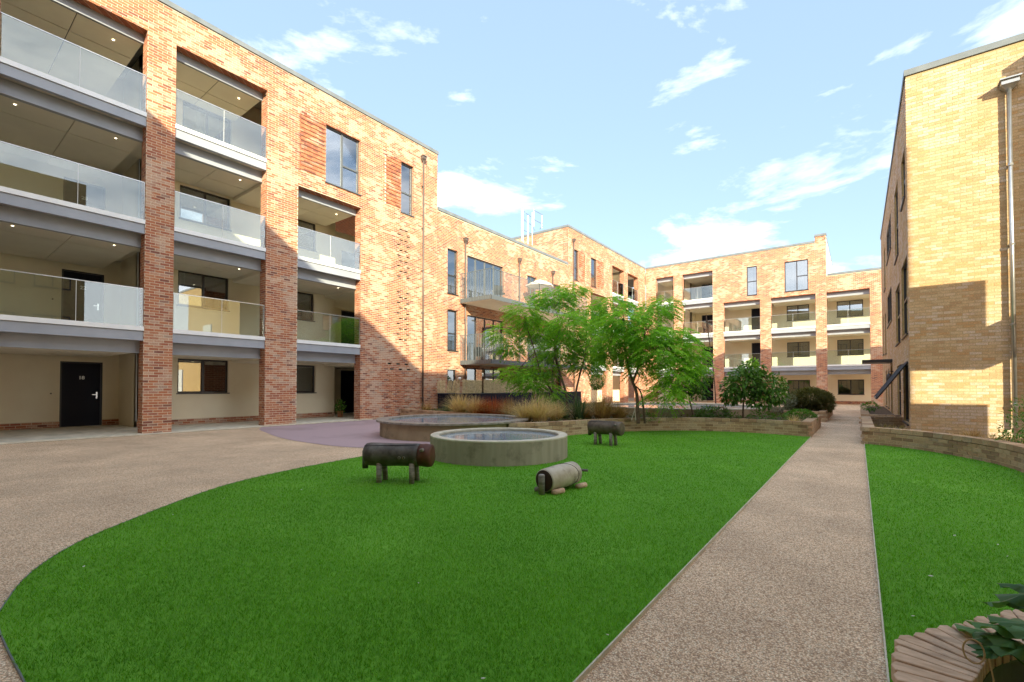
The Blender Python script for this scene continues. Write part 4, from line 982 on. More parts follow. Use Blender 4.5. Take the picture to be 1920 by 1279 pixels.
for x, y, l in ((-14.1, 14.9, 'white globe lamp on the corner of the terrace fence'), (-14.08, 18.6, 'small white globe lamp on top of the long woven hurdle')):
    g = MB(); r_ = .07 if y < 15 else .04; g.lathe((0, 0, 0), [(r_ * math.sin(t), -r_ * math.cos(t)) for t in np.linspace(0.01, math.pi - .01, 9)], 14); me = g.mesh('globe_lamp', 'white', smooth=True); q = link('globe_lamp', me); q.location = (x, y, 1.68); tag(q, l, 'lamp', 'globe lamps on the terrace fence')

# ================================================================== PLANTS
def leaf_mesh(P, D, Ln, Wd, tone, fold=0.0):
    n = len(P); D = D / np.maximum(np.linalg.norm(D, axis=1, keepdims=True), 1e-6)
    up = rng.normal(0, .45, (n, 3)); up[:, 2] += 1; S = np.cross(D, up); S /= np.maximum(np.linalg.norm(S, axis=1, keepdims=True), 1e-6)
    Ln = np.asarray(Ln).reshape(-1, 1) * np.ones((n, 1)); Wd = np.asarray(Wd).reshape(-1, 1) * np.ones((n, 1))
    b = P; mid = P + D * Ln * .48; t = P + D * Ln; t = t - np.array([0, 0, 1]) * Ln * .12
    V = np.stack([b, mid + S * Wd / 2, t, mid - S * Wd / 2], 1).reshape(-1, 3); F = np.arange(4 * n).reshape(-1, 4)
    return V, F, np.clip(tone, 0, 1)
def ell(n, c, r, shell=.5):
    d = rng.normal(size=(n, 3)); d /= np.linalg.norm(d, axis=1, keepdims=True); k = shell + (1 - shell) * rng.random((n, 1)) ** .6
    return np.array(c) + d * k * np.array(r), d
def tubes(root, name, matn, paths):
    m = MB()
    for pts, r0, r1 in paths:
        n = len(pts); m.tube(pts, [r0 + (r1 - r0) * i / (n - 1) for i in range(n)], 7, cap=False, tone=.5)
    return m.build(name, matn, root, smooth=True)
def bend(a, b, k=.12, n=6):
    a, b = Vector(a), Vector(b); mid = a.lerp(b, .5) + Vector((rng_jit(k), rng_jit(k), k * .6 + rng_jit(k))); return [((1 - t) ** 2) * a + 2 * t * (1 - t) * mid + t * t * b for t in np.linspace(0, 1, n)]
def feathery_tree(base, stems, blobs, label, per=70):
    o = empty('feathery_tree', base, label, 'tree', 'feathery-leaved trees in the big planter')
    paths = []; tips = []
    for s in stems:
        pts = [Vector(p) for p in s['p']]; sm_ = smooth_curve([tuple(p) for p in pts], 5); paths.append((sm_, s['r'], s['r'] * .45)); tips.append((Vector(sm_[-1]), s['r'] * .45)); tips.append((Vector(sm_[int(len(sm_) * .7)]), s['r'] * .5))
    Ps = []; Ds = []; Ls = []; Ws = []; Ts = []
    for c, r in blobs:
        c = np.array(c); t, rr = min(tips, key=lambda q: (q[0] - Vector(c)).length)
        br = bend(t, c, .18); paths.append((br, max(.014, rr * .55), .007))
        for _ in range(3):
            e, _d = ell(1, c, np.array(r) * .85, .7); paths.append((bend(br[3], e[0], .08, 4), .008, .003))
        vol = r[0] * r[1] * r[2]; n = int(per * max(.25, (r[0] * r[1]) / .25))
        p, d = ell(n, c, r, .30)
        # fronds: arching rachis that droops, carrying pairs of leaflets
        hd = d.copy(); hd[:, 2] *= .25; hd += rng.normal(0, .35, hd.shape) * np.array([1, 1, .35]); hd /= np.linalg.norm(hd, axis=1, keepdims=True)
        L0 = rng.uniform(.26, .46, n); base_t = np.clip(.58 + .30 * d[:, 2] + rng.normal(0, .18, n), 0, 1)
        K = 9
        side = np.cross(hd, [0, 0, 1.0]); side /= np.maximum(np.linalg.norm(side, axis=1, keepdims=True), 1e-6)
        for k in range(K):
            s = (k + .6) / K; q = p + hd * (L0 * s)[:, None] - np.array([0, 0, 1.0]) * (L0 * .42 * s * s)[:, None]
            for sg in (1, -1):
                dirn = side * sg * .85 + hd * .5 + rng.normal(0, .12, hd.shape); dirn[:, 2] -= .30 + .25 * s
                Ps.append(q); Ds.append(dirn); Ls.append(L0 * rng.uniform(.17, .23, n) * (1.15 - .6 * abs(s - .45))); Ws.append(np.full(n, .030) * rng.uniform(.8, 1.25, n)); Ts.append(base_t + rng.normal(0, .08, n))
    V, Fc, tn = leaf_mesh(np.concatenate(Ps), np.concatenate(Ds), np.concatenate(Ls), np.concatenate(Ws), np.concatenate(Ts))
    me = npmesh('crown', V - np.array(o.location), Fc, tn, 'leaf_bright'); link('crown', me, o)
    tubes(o, 'trunk', 'bark', paths)
    return o
def W_(u, v, Y): return at(u, v, Y)
def blob(u, v, Y, ru, rv, ry):
    c = at(u, v, Y); d = (np.array(c) - _C) @ _fw; return (tuple(c), (ru * d / FPX * .95, ry, rv * d / FPX))
bl1 = [blob(940, 625, 14.4, 30, 17, .5), blob(985, 588, 14.0, 38, 22, .7), blob(1040, 560, 14.8, 42, 18, .8), blob(1012, 622, 15.0, 45, 22, .8), blob(1068, 612, 14.2, 42, 26, .9), blob(1052, 655, 14.8, 48, 26, .9),
       blob(1100, 590, 15.6, 36, 20, .7), blob(1112, 640, 14.6, 36, 30, .8), blob(1098, 678, 15.0, 36, 20, .7), blob(965, 700, 13.8, 26, 14, .6), blob(1000, 715, 14.0, 32, 20, .7), blob(1020, 690, 14.4, 30, 18, .6), blob(1075, 545, 15.3, 24, 12, .5), blob(1035, 735, 14.0, 22, 18, .4), blob(960, 655, 14.8, 26, 12, .5)]
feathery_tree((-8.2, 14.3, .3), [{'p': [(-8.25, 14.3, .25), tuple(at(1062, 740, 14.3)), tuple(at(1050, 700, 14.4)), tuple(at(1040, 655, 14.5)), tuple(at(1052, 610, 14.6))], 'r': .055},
                                 {'p': [(-8.1, 14.4, .25), tuple(at(1080, 735, 14.4)), tuple(at(1088, 700, 14.5)), tuple(at(1098, 660, 14.6)), tuple(at(1100, 610, 14.8))], 'r': .045},
                                 {'p': [(-8.35, 14.2, .25), tuple(at(1035, 735, 14.1)), tuple(at(1015, 700, 14.1)), tuple(at(1000, 650, 14.2)), tuple(at(985, 605, 14.2))], 'r': .04}], bl1,
              'left-hand feathery tree with drooping bright leaflets in front of the railed balconies', per=125)
bl2 = [blob(1150, 572, 12.9, 32, 16, .6), blob(1172, 600, 12.4, 42, 20, .8), blob(1228, 585, 13.4, 34, 18, .6), blob(1135, 612, 13.2, 30, 18, .6), blob(1160, 640, 12.6, 42, 22, .8), blob(1215, 628, 12.6, 40, 22, .8), blob(1262, 630, 13.2, 38, 18, .7), blob(1240, 662, 12.6, 42, 24, .8), blob(1288, 662, 13.2, 32, 16, .6),
       blob(1262, 700, 12.8, 32, 24, .7), blob(1250, 738, 12.6, 26, 20, .6), blob(1245, 568, 13.8, 20, 10, .4), blob(1188, 668, 12.8, 26, 12, .5), blob(1198, 690, 13.0, 18, 10, .4), blob(1302, 690, 13.4, 18, 16, .4), blob(1140, 660, 12.9, 24, 14, .5)]
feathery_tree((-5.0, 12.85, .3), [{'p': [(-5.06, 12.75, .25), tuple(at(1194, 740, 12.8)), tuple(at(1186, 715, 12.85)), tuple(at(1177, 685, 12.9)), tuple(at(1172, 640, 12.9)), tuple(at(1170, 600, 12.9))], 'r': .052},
                                  {'p': [tuple(at(1187, 716, 12.85)), tuple(at(1196, 690, 12.9)), tuple(at(1204, 655, 12.9)), tuple(at(1210, 620, 12.9))], 'r': .036},
                                  {'p': [(-4.94, 12.95, .25), tuple(at(1203, 740, 12.95)), tuple(at(1190, 722, 12.9))], 'r': .035}, {'p': [tuple(at(1196, 690, 12.9)), tuple(at(1225, 660, 12.9)), tuple(at(1250, 640, 13))], 'r': .024}], bl2,
              'right-hand feathery tree with a forked trunk rising behind the curved wall', per=125)
def broadleaf(name, base, trunk, blobs, label, cat, leaf=.09, per=240, matn='leaf_dark', group=None, droop=.5, wr=.42, shell=.45, r=.028, lime=None):
    o = empty(name, base, label, cat, group); Ps = []; Ds = []; Ts = []
    paths = []
    if trunk: paths.append(([Vector(p) for p in smooth_curve(trunk, 4)], r, r * .6)); top = Vector(trunk[-1])
    for c, rr in blobs:
        n = int(per * max(.2, rr[0] * rr[2] / .16)); p, d = ell(n, c, rr, shell); d = d + rng.normal(0, .55, d.shape); d[:, 2] -= droop
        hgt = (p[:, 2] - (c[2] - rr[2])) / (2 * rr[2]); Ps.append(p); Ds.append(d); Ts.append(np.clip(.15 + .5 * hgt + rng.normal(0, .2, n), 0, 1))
        if trunk:
            for _ in range(4): e, _d = ell(1, c, np.array(rr) * .8, .6); paths.append((bend(top, e[0], .05, 4), .010, .003))
    P = np.concatenate(Ps); n = len(P)
    V, Fc, tn = leaf_mesh(P, np.concatenate(Ds), rng.uniform(.7, 1.25, n) * leaf, rng.uniform(.8, 1.2, n) * leaf * wr, np.concatenate(Ts))
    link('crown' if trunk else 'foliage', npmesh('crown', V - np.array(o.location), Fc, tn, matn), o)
    if paths: tubes(o, 'trunk', 'bark', paths)
    return o
b = at(1303, 783, 14.65)
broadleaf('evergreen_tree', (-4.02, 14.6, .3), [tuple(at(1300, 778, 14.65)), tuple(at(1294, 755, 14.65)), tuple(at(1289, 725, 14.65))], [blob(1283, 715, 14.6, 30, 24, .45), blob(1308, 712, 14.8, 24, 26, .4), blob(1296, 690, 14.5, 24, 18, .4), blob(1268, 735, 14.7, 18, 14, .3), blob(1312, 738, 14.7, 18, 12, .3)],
          'small dark evergreen tree with glossy leaves between the feathery tree and the bay tree', 'tree', leaf=.13, per=360)
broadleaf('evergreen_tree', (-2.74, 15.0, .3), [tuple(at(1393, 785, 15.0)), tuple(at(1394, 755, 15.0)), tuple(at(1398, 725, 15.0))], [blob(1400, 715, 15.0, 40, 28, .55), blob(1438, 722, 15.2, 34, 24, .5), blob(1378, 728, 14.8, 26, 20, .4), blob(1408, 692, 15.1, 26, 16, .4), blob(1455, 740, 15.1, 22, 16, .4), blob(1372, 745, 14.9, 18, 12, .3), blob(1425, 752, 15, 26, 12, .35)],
          'wide round-headed evergreen tree with large leaves beside the path planter', 'tree', leaf=.15, per=420)
o = broadleaf('lime_shoots', tuple(at(1412, 690, 15.0)), None, [blob(1412, 680, 15.0, 8, 8, .12)], 'bunch of bright lime-green young leaves at the top of the round-headed tree', 'leaves', leaf=.11, per=600, matn='leaf_lime')
broadleaf('sapling', (-5.2, 22.2, .0), [tuple(at(1343, 770, 22.2)), tuple(at(1338, 700, 22.2)), tuple(at(1330, 640, 22.2)), tuple(at(1324, 590, 22.2))], [blob(1330, 650, 22.2, 14, 40, .3)], 'tall thin bare sapling in front of the facing block', 'tree', leaf=.07, per=10, r=.03)
broadleaf('round_shrub', (-1.75, 22.6, .3), None, [blob(1518, 752, 22.6, 38, 24, .9), blob(1545, 754, 22.4, 18, 20, .6), blob(1495, 758, 22.6, 22, 20, .6), blob(1520, 745, 22.2, 28, 18, .7)], 'big olive-brown rounded shrub in the far planter by the path', 'shrub', leaf=.10, per=2200, matn='leaf_olive', wr=.3, droop=-.2, shell=.6)
broadleaf('round_shrub', (-1.5, 16.4, .3), None, [blob(1500, 782, 16.4, 28, 13, .45)], 'low bright green dome-shaped shrub at the end of the curved planter', 'shrub', leaf=.07, per=3400, matn='leaf_fresh', wr=.5, droop=-.3, shell=.8)
broadleaf('silver_shrub', (-2.6, 20.0, .3), None, [blob(1460, 760, 21.5, 26, 18, .5), blob(1478, 752, 21.5, 14, 14, .4)], 'pale silvery-leaved shrub left of the big olive shrub', 'shrub', leaf=.09, per=1100, matn='leaf_grey', wr=.3, droop=-.3)
broadleaf('silver_shrub', (-4.6, 14.3, .3), None, [blob(1243, 779, 14.0, 34, 13, .4)], 'grey-green lavender-like mound behind the curved wall under the forked tree', 'shrub', leaf=.08, per=1600, matn='leaf_grey', wr=.22, droop=-.6)
for u, v, Y, ru, rv, mt, lf, lab in ((1215, 782, 13.3, 14, 8, 'leaf_dark', .06, 'small dark green clump just right of the forked trunk'), (1320, 782, 15.0, 22, 12, 'leaf_dark', .08, 'dark green low shrub under the small evergreen tree'), (1350, 776, 15.2, 18, 16, 'leaf_olive', .07, 'brownish upright shrub between the two evergreen trees'),
                                    (1428, 782, 14.9, 26, 12, 'leaf_fresh', .08, 'fresh green leafy clump right of the round-headed tree trunk'), (1465, 784, 15.0, 16, 9, 'leaf_dark', .07, 'low dark clump beside the dome-shaped shrub'), (1376, 784, 14.8, 14, 9, 'leaf_dark', .07, 'dark clump at the foot of the round-headed tree'),
                                    (1335, 773, 15.0, 36, 11, 'leaf_dark', .09, 'broad dark hedge-like shrub behind the curved planter'), (1030, 765, 12.9, 26, 18, 'leaf_dark', .10, 'dark leafy shrub between the straw grasses and the sword-leaved plant'), (1120, 715, 21.0, 16, 16, 'leaf_fresh', .10, 'young yellow-green shrub before the far left wing'),
                                    (1632, 762, 22.0, 14, 8, 'leaf_fresh', .09, 'leafy plant spilling over the far planter on the right of the path'), (912, 768, 12.6, 14, 8, 'leaf_fresh', .07, 'small green clump between the red shrub and the pool')):
    broadleaf('low_shrub', tuple(at(u, v + rv, Y)), None, [blob(u, v, Y, ru, rv, .3)], lab, 'shrub', leaf=lf, per=800, matn=mt, droop=-.2)
broadleaf('wall_shrub', (2.6, 11.9, .3), None, [blob(1915, 800, 11.6, 34, 34, .4), blob(1895, 822, 11.4, 24, 14, .3), blob(1925, 765, 11.8, 20, 26, .3)], 'leafy green shrub in the right planter against the yellow end wall', 'shrub', leaf=.085, per=420, matn='leaf_fresh', wr=.3, droop=.1, shell=.2)
def grass_tuft(name, base, n, hgt, spread, matn, label, lean=.6, wid=.008, group=None, cat='grass clump'):
    K = 5; n = int(n * .6); hgt *= 1.12; lean *= 1.35; a = rng.uniform(0, 6.283, n); r0 = rng.random(n) ** .5 * spread * .35; L_ = hgt * rng.uniform(.6, 1.15, n); le = np.abs(rng.normal(0, lean, n)) + .05
    bx = base[0] + np.cos(a) * r0; by = base[1] + np.sin(a) * r0; rows = []
    a2 = a + rng.normal(0, .5, n)
    for k in range(K):
        s = k / (K - 1); out = L_ * le * s ** 1.6; z = base[2] + L_ * (s - .35 * np.minimum(le, 1.4) * s ** 2.2)
        x = bx + np.cos(a2) * out; y = by + np.sin(a2) * out; wv = wid * (1 - .85 * s)
        rows.append((x, y, z, wv))
    V = []; 
    for x, y, z, wv in rows:
        V.append(np.stack([x - np.sin(a2) * wv, y + np.cos(a2) * wv, z], 1)); V.append(np.stack([x + np.sin(a2) * wv, y - np.cos(a2) * wv, z], 1))
    V = np.stack(V, 1).reshape(-1, 3); F = []
    for k in range(K - 1):
        F.append(np.stack([np.arange(n) * 2 * K + 2 * k, np.arange(n) * 2 * K + 2 * k + 1, np.arange(n) * 2 * K + 2 * k + 3, np.arange(n) * 2 * K + 2 * k + 2], 1))
    F = np.concatenate(F); tn = np.tile(np.clip(rng.normal(.5, .28, n), 0, 1), K - 1)
    o = link(name, npmesh(name, V - np.array(base), F, tn, matn)); o.location = base; return tag(o, label, cat, group)
GR = [(862, 775, 12.3, .75, .5, 'straw', 1100, 'straw-coloured feather grass beside the corner of the terrace fence'), (890, 775, 12.2, .65, .4, 'straw', 800, 'second straw-coloured grass clump, left of the red shrub'), (800, 772, 12.9, .42, .3, 'brown_grass', 260, 'thin dry grass at the foot of the tall brown downpipe'),
      (838, 773, 12.6, .45, .3, 'sword', 180, 'sparse green strappy plant before the dark fence'), (957, 778, 12.2, .62, .4, 'brown_grass', 600, 'dry brown seed-head clump right of the red shrub'), (985, 790, 10.7, .60, .35, 'straw', 700, 'straw-coloured grass at the right rim of the larger pool'),
      (1012, 792, 10.8, .75, .45, 'straw', 900, 'tall pale arching grass behind the curved wall'), (1042, 790, 11.9, .55, .4, 'straw', 800, 'pale grass clump in front of the dark leafy shrub'), (1130, 790, 12.7, .75, .5, 'brown_grass', 900, 'brown grass clump left of the forked tree'), (1160, 790, 13.0, .5, .4, 'brown_grass', 600, 'low brown grass at the foot of the forked tree'),
      (1100, 788, 12.8, .45, .35, 'brown_grass', 400, 'short dry grass beside the sword-leaved plant'), (1225, 788, 13.9, .38, .3, 'brown_grass', 300, 'short brown grass behind the curved wall by the silver mound'), (1490, 795, 14.6, .25, .25, 'straw', 180, 'tiny straw tuft by the corner of the curved planter'), (1820, 815, 12.2, .25, .3, 'brown_grass', 200, 'thin dry grass below the yellow end wall')]
for u, v, Y, hh, sp, mt, n, lab in GR:
    p = at(u, v, Y); grass_tuft('ornamental_grass', (p[0], p[1], .28), n, hh, sp, mt, lab)
p = at(935, 775, 12.6); grass_tuft('red_shrub', (p[0] - .25, p[1], .28), 900, .62, 1.2, 'rust', 'rusty red feathery shrub behind the larger pool', lean=.45, wid=.007, cat='shrub'); 
p = at(915, 775, 12.5); grass_tuft('red_shrub', (p[0] - .25, p[1] - .1, .28), 700, .55, 1.0, 'rust', 'lower left half of the rusty red planting behind the larger pool', lean=.5, wid=.007, cat='shrub')
p = at(1086, 785, 12.3); grass_tuft('sword_leaved_plant', (p[0], p[1], .28), 90, .85, .35, 'sword', 'large clump of upright green sword-shaped leaves in the middle of the planter', lean=.42, wid=.028, cat='plant')
p = at(1060, 785, 12.6); grass_tuft('sword_leaved_plant', (p[0], p[1], .28), 50, .65, .3, 'sword', 'smaller clump of green sword-shaped leaves beside the big one', lean=.5, wid=.022, cat='plant')
# leaning stakes by the forked tree
for a_, b_, l in (((1184, 788, 12.7), (1192, 762, 12.8), 'pale bamboo stake leaning against the forked trunk'), ((1192, 788, 12.7), (1190, 765, 12.8), 'second pale bamboo stake crossing the first')):
    m = MB(); m.tube([at(*a_), at(*b_)], .012, 6); q = m.build('bamboo_stake', 'rim_pale'); tag(q, l, 'stake', 'bamboo stakes')
# ground cover over the beds
n = 26000; x = rng.uniform(-14.5, -1.2, n); y = rng.uniform(9.5, 26, n); ok = inside([(a - .15, b + .2) for a, b in bedL], x, y) & ((x + 5.6) ** 2 + (y - 18.3) ** 2 > 9.4) & ((x + 9.07) ** 2 + (y - 9.35) ** 2 > 5.0); x, y = x[ok], y[ok]; n = len(x)
P = np.stack([x, y, np.full(n, .31) + rng.random(n) * .07], 1); D = rng.normal(0, 1, (n, 3)); D[:, 2] = np.abs(D[:, 2]) * .5
V, Fc, tn = leaf_mesh(P, D, rng.uniform(.05, .12, n), rng.uniform(.02, .05, n), rng.random(n)); tag(link('ground_cover', npmesh('ground_cover', V, Fc, tn, 'leaf_olive')), 'low mixed ground cover over the planting bed', 'ground cover', kind='stuff')
bR = [(.3, 13.3)] + [(x + .2, y + .2) for x, y in bedR_front[2:]] + [(4.4, 7.6), (4.1, 15.6), (1.1, 15.8), (1.05, 18.2), (.25, 18.2)]
n = 6000; x = rng.uniform(.2, 4.5, n); y = rng.uniform(7.4, 18.2, n); ok = inside(bR, x, y); x, y = x[ok], y[ok]; n = len(x)
P = np.stack([x, y, np.full(n, .08)], 1); D = rng.normal(0, .5, (n, 3)); D[:, 2] = np.abs(D[:, 2]) + .5
V, Fc, tn = leaf_mesh(P, D, rng.uniform(.08, .20, n), rng.uniform(.012, .03, n), rng.random(n)); tag(link('dry_ground_cover', npmesh('dry_ground_cover', V, Fc, tn, 'straw')), 'dry straw-coloured growth in the right planter', 'ground cover', kind='stuff')
# potted plants
def pot(loc, r, h, label, leaf, mt, hh=.35, per=400, potm='terracotta'):
    o = empty('potted_plant', loc, label, 'potted plant', 'potted plants'); m = MB(); m.lathe(loc, [(0.0, .0), (r * .7, 0), (r, h), (r * 1.1, h), (r * 1.1, h + .03), (r * .85, h + .03), (r * .85, h - .01), (0, h - .01)], 16); m.build('pot', potm, o, smooth=True)
    P, D = ell(per, (loc[0], loc[1], loc[2] + h + hh * .6), (r * 1.6, r * 1.6, hh * .7), .2); D = D + rng.normal(0, .5, D.shape); V, Fc, tn = leaf_mesh(P, D, rng.uniform(.7, 1.2, per) * leaf, rng.uniform(.3, .5, per) * leaf, rng.random(per))
    link('foliage', npmesh('foliage', V - np.array(loc), Fc, tn, mt), o); return o
pot((-17.4, 11.15, .03), .13, .24, 'leafy plant in a terracotta pot beside the dark ground-floor doorway', .13, 'leaf_fresh', per=160)
pot((-19.2, 4.2, T2 - .12), .16, .25, 'dark bushy potted plant on the second-floor gallery beside the door', .12, 'leaf_dark', .5, 300, 'pipe')
pot((-17.9, 7.0, T3 - .12), .15, .3, 'low plant box on the top gallery next to the second pier', .1, 'leaf_dark', .2, 120, 'planter_mortar')
pot((-10.1, 42.6, T3 - .12), .18, .7, 'clipped ball-shaped tree in a pot on the facing block\'s top gallery', .07, 'leaf_dark', .7, 700, 'pipe')
# timber planter in the near right corner
o = empty('timber_planter', (.33, 2.0, 0), 'weathered timber planter rimmed with radiating slats in the bottom right corner', 'planter'); ZT = .50
def px3(u, v, z):
    d = _fw + _rt * (u - CXP) / FPX - _up * (v - YPP) / FPX; t = (z - H) / d[2]; return Vector(_C + d * t)
outer = [(1681, 1300), (1681, 1277), (1681, 1256), (1681, 1237), (1681, 1220), (1681, 1205), (1684, 1196), (1708, 1189), (1732, 1184), (1758, 1178), (1781, 1172), (1803, 1167), (1824, 1161), (1848, 1156), (1872, 1149), (1896, 1143), (1920, 1138), (1945, 1132)]
inner = [(1790, 1325), (1800, 1305), (1812, 1290), (1822, 1279), (1830, 1270), (1836, 1262), (1840, 1254), (1844, 1247), (1849, 1240), (1856, 1232), (1866, 1224), (1880, 1218), (1895, 1214), (1912, 1211), (1930, 1208), (1948, 1205), (1968, 1202), (1990, 1198)]
ow_ = [px3(u, v, ZT) for u, v in outer]; iw_ = [px3(u, v, ZT) for u, v in inner]
for i in range(len(ow_) - 1):
    a, b, c, d = ow_[i], ow_[i + 1], iw_[i + 1], iw_[i]; g = .035
    a2 = a.lerp(b, g * 2); b2 = b.lerp(a, g * 2); c2 = c.lerp(d, g * 3); d2 = d.lerp(c, g * 3); ex = (a - d).normalized() * rng_jit(.006); a2 += ex; b2 += ex
    dz = Vector((0, 0, rng_jit(.003)));
    mid0 = (a2 + b2) / 2 + (a - d).normalized() * .010
    top = [a2 + dz, mid0 + dz, b2 + dz, c2 + dz, d2 + dz]; m = MB(); n = 5
    m.add([tuple(p) for p in top] + [tuple(p - Vector((0, 0, .045))) for p in top], [tuple(range(n))[::-1], tuple(range(n, 2 * n))] + [(k, (k + 1) % n, n + (k + 1) % n, n + k) for k in range(n)], 0, random.random())
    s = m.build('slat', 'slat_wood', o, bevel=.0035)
m = MB()
for i in range(len(ow_) - 1):
    a = ow_[i].lerp(iw_[i], .10); b = ow_[i + 1].lerp(iw_[i + 1], .10); m.quad((a.x, a.y, 0), (b.x, b.y, 0), (b.x, b.y, ZT - .05), (a.x, a.y, ZT - .05))
    a = iw_[i]; b = iw_[i + 1]; m.quad((b.x, b.y, .1), (a.x, a.y, .1), (a.x, a.y, ZT - .047), (b.x, b.y, ZT - .047))
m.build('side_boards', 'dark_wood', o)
m = MB(); m.quad(*[Vector((x, y, .22)) for x, y in ((.15, 1.2), (1.2, 1.2), (1.2, 2.2), (.2, 2.0))]); m.build('soil_fill', 'soil', o)
# twine loop
c = px3(1826, 1240, ZT + .02)
m = MB(); m.tube([c + Vector((math.cos(t) * .022, math.sin(t) * .008, .028 + .030 * math.sin(t))) for t in np.linspace(0, 6.3, 20)], .0022, 6); m.tube([c + Vector((.03, -.005, .02)), c + Vector((.036, -.02, -.03)), c + Vector((.03, -.03, -.07))], .002, 6)
q = m.build('twine_loop', 'straw'); tag(q, 'loop of rusty twine hooked over the slats of the timber planter', 'twine')
# big squash-like leaves sprawling over the planter
o = empty('squash_plant', (.45, 1.95, .3), 'sprawling plant with large crinkled leaves spilling over the timber planter', 'plant'); 
def big_leaf(c, r, yaw, pitch, roll):
    m = MB(); n = 22; Mt = Matrix.Translation(c) @ Matrix.Rotation(yaw, 4, 'Z') @ Matrix.Rotation(pitch, 4, 'Y') @ Matrix.Rotation(roll, 4, 'X'); vs = [tuple(Mt @ Vector((0, 0, 0)))]
    for ring in (.5, 1.0):
        for k in range(n):
            t = 2 * math.pi * k / n; lob = 1 + .16 * math.cos(5 * t) + .06 * math.cos(10 * t + 1); rr = r * ring * lob; z = -.30 * r * ring ** 2 + .16 * r * math.sin(5 * t + 1) * ring + rng_jit(.06 * r)
            vs.append(tuple(Mt @ Vector((rr * math.cos(t) + r * .55 * ring, rr * .8 * math.sin(t), z))))
    fs = [(0, 1 + k, 1 + (k + 1) % n) for k in range(n)] + [(1 + k, 1 + n + k, 1 + n + (k + 1) % n, 1 + (k + 1) % n) for k in range(n)]
    m.add(vs, fs, 0, random.random()); return m.build('leaf', 'squash', o, smooth=True)
for u, v, z, r, yw, pt, rl in ((1850, 1185, .53, .050, 2.5, .1, .2), (1875, 1195, .55, .055, 2.2, .2, -.2), (1900, 1180, .58, .06, 2.9, .0, .3), (1880, 1212, .53, .05, 2.8, .25, .1), (1905, 1205, .56, .06, 1.9, .15, .1), (1925, 1170, .6, .06, 2.4, .1, 0), (1930, 1215, .56, .055, 3.0, .2, 0), (1945, 1190, .6, .06, 2.0, .1, .2), (1862, 1222, .52, .035, 2.9, .3, 0), (1925, 1130, .70, .055, 2.7, .25, .3), (1945, 1115, .75, .06, 2.4, .3, -.2), (1925, 1100, .78, .035, 2.6, .1, .1)):
    big_leaf(px3(u, v, z), r, yw, pt, rl)
m = MB()
for u, v, z in ((1930, 1170, .56), (1945, 1115, .73), (1905, 1205, .54)): m.tube(bend((.55, 1.9, .25), px3(u, v, z), .03), .004, 6)
m.tube([px3(1862, 1216, .53), px3(1900, 1228, .53), px3(1925, 1250, .5)], .003, 6); m.build('stem', 'leaf_fresh', o)
# fallen petals and litter on the turf
PET = ['alone in the middle of the big lawn', 'larger, just beyond the timber planter', 'midway along the small lawn', 'furthest out on the small lawn', 'smaller, near the picture edge on the small lawn', 'near the curved left edge of the big lawn', 'between the curved edge and the dark-headed log animal',
       'closest to the dark-headed log animal', 'close to the path edge of the big lawn', 'at the very bottom of the picture', 'near the gravel behind the left part of the lawn', 'beside the path by the timber planter']
for i, (u, v, s) in enumerate(((785, 1093, .7), (1745, 1080, 1.3), (1871, 1021, 1), (1790, 1004, 1.1), (1889, 1043, .6), (157, 1062, .8), (324, 965, .6), (565, 918, .8), (1139, 1190, .6), (906, 1272, .8), (420, 934, .5), (1712, 1155, .7))):
    m = MB(); p = px3(u, v, .03) if v > 1000 else px3(u, v, .018); a = rng_jit(3); m.tube([p + Vector((-math.cos(a) * .012 * s, -math.sin(a) * .012 * s, 0)), p, p + Vector((math.cos(a) * .012 * s, math.sin(a) * .012 * s, .002))], [.002, .005 * s, .001], 6)
    tag(m.build('fallen_petal', 'white'), 'tiny pale petal on the turf, ' + PET[i], 'petal', 'fallen petals on the turf')

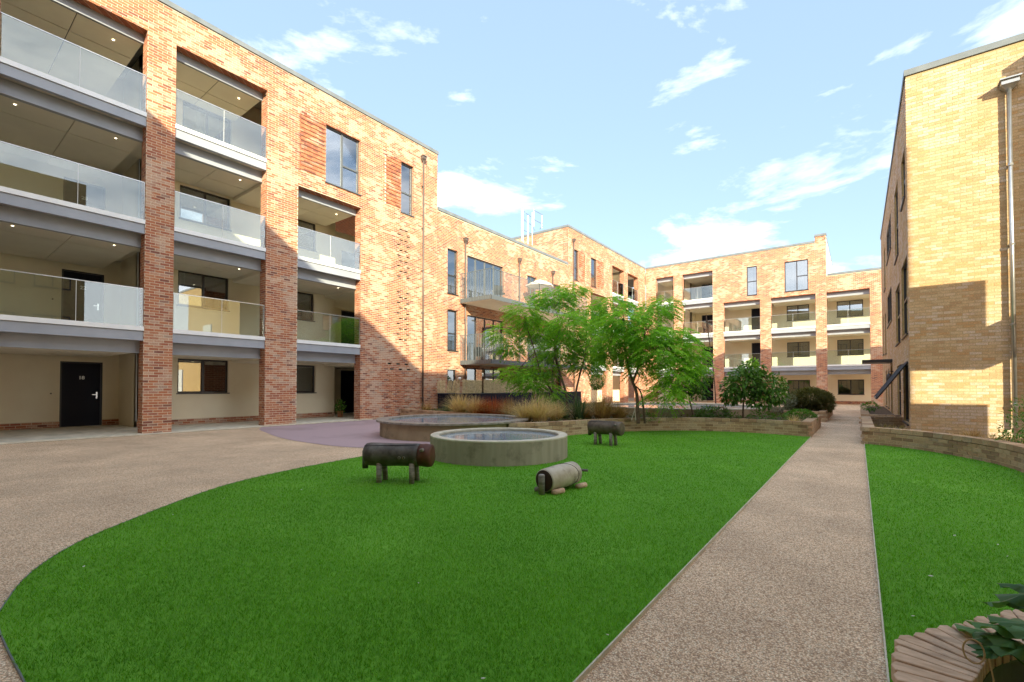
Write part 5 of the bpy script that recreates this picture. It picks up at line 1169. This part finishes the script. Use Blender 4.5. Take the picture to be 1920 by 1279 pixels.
# ================================================================== ROOF LADDER AND BALCONY THINGS
o = empty('roof_ladder', (-16.6, 22.6, 9.5), 'white caged access ladder standing on the roof of the low middle block', 'ladder')
def hp(u, v): return Vector(at(u, v, 22.6))
m = MB()
for u, v0, v1, r in ((978, 388, 452, .022), (981, 391, 455, .02), (990, 405, 458, .05), (998, 398, 460, .02), (1001, 392, 425, .016), (1016, 403, 428, .016)): m.tube([hp(u, v1), hp(u, v0)], r, 6)
m.build('upright', 'white', o)
m = MB()
for p, q in (((978, 388), (984, 398)), ((978, 408), (986, 415)), ((1001, 394), (1017, 403)), ((1001, 412), (1017, 420)), ((986, 400), (1001, 410)), ((987, 416), (998, 423)), ((978, 430), (1000, 440)), ((998, 425), (1003, 432)), ((1012, 430), (1017, 424))): m.tube([hp(*p), hp(*q)], .018, 5)
m.build('hoop', 'galv', o)
p = at(1003, 505, 21.8); o = empty('parasol', (-14.5, 21.9, 5.63), 'off-white parasol open on the upper metal balcony', 'parasol')
m = MB(); m.lathe((-14.5, 21.9, 7.1), [(0, .34), (.4, .2), (.8, .0), (.8, -.07)], 8); m.build('canopy', 'curtain', o)
m = MB(); m.tube([(-14.5, 21.9, 5.63), (-14.5, 21.9, 7.5)], .02, 8); m.build('pole', 'galv', o)
def chair(loc, rz, label, matn='black'):
    o = empty('garden_chair', loc, label, 'chair', 'garden chairs on the galleries', rz)
    def bl(mb, nm): link(nm, mb.mesh(nm, matn), o)
    m = MB(); m.box((-.22, -.22, .42), (.22, .22, .46)); bl(m, 'seat'); m = MB(); m.box((-.22, .19, .46), (.22, .23, .9)); bl(m, 'backrest')
    for x in (-.2, .2):
        for y in (-.2, .2): m = MB(); m.tube([(x, y, 0), (x, y, .42)], .015, 6); bl(m, 'leg')
chair((-14.5, 18.2, 2.6), .5, 'black garden chair on the lower metal balcony'); chair((-14.6, 19.3, 2.6), 2.5, 'second black garden chair on the lower metal balcony'); chair((-14.6, 18.4, 5.63), 1.0, 'black garden chair on the upper metal balcony')
chair((-11.2, 42.9, T2 - .12), 0.4, 'dark chair behind the glass on the facing block\'s middle gallery', 'leaf_dark')
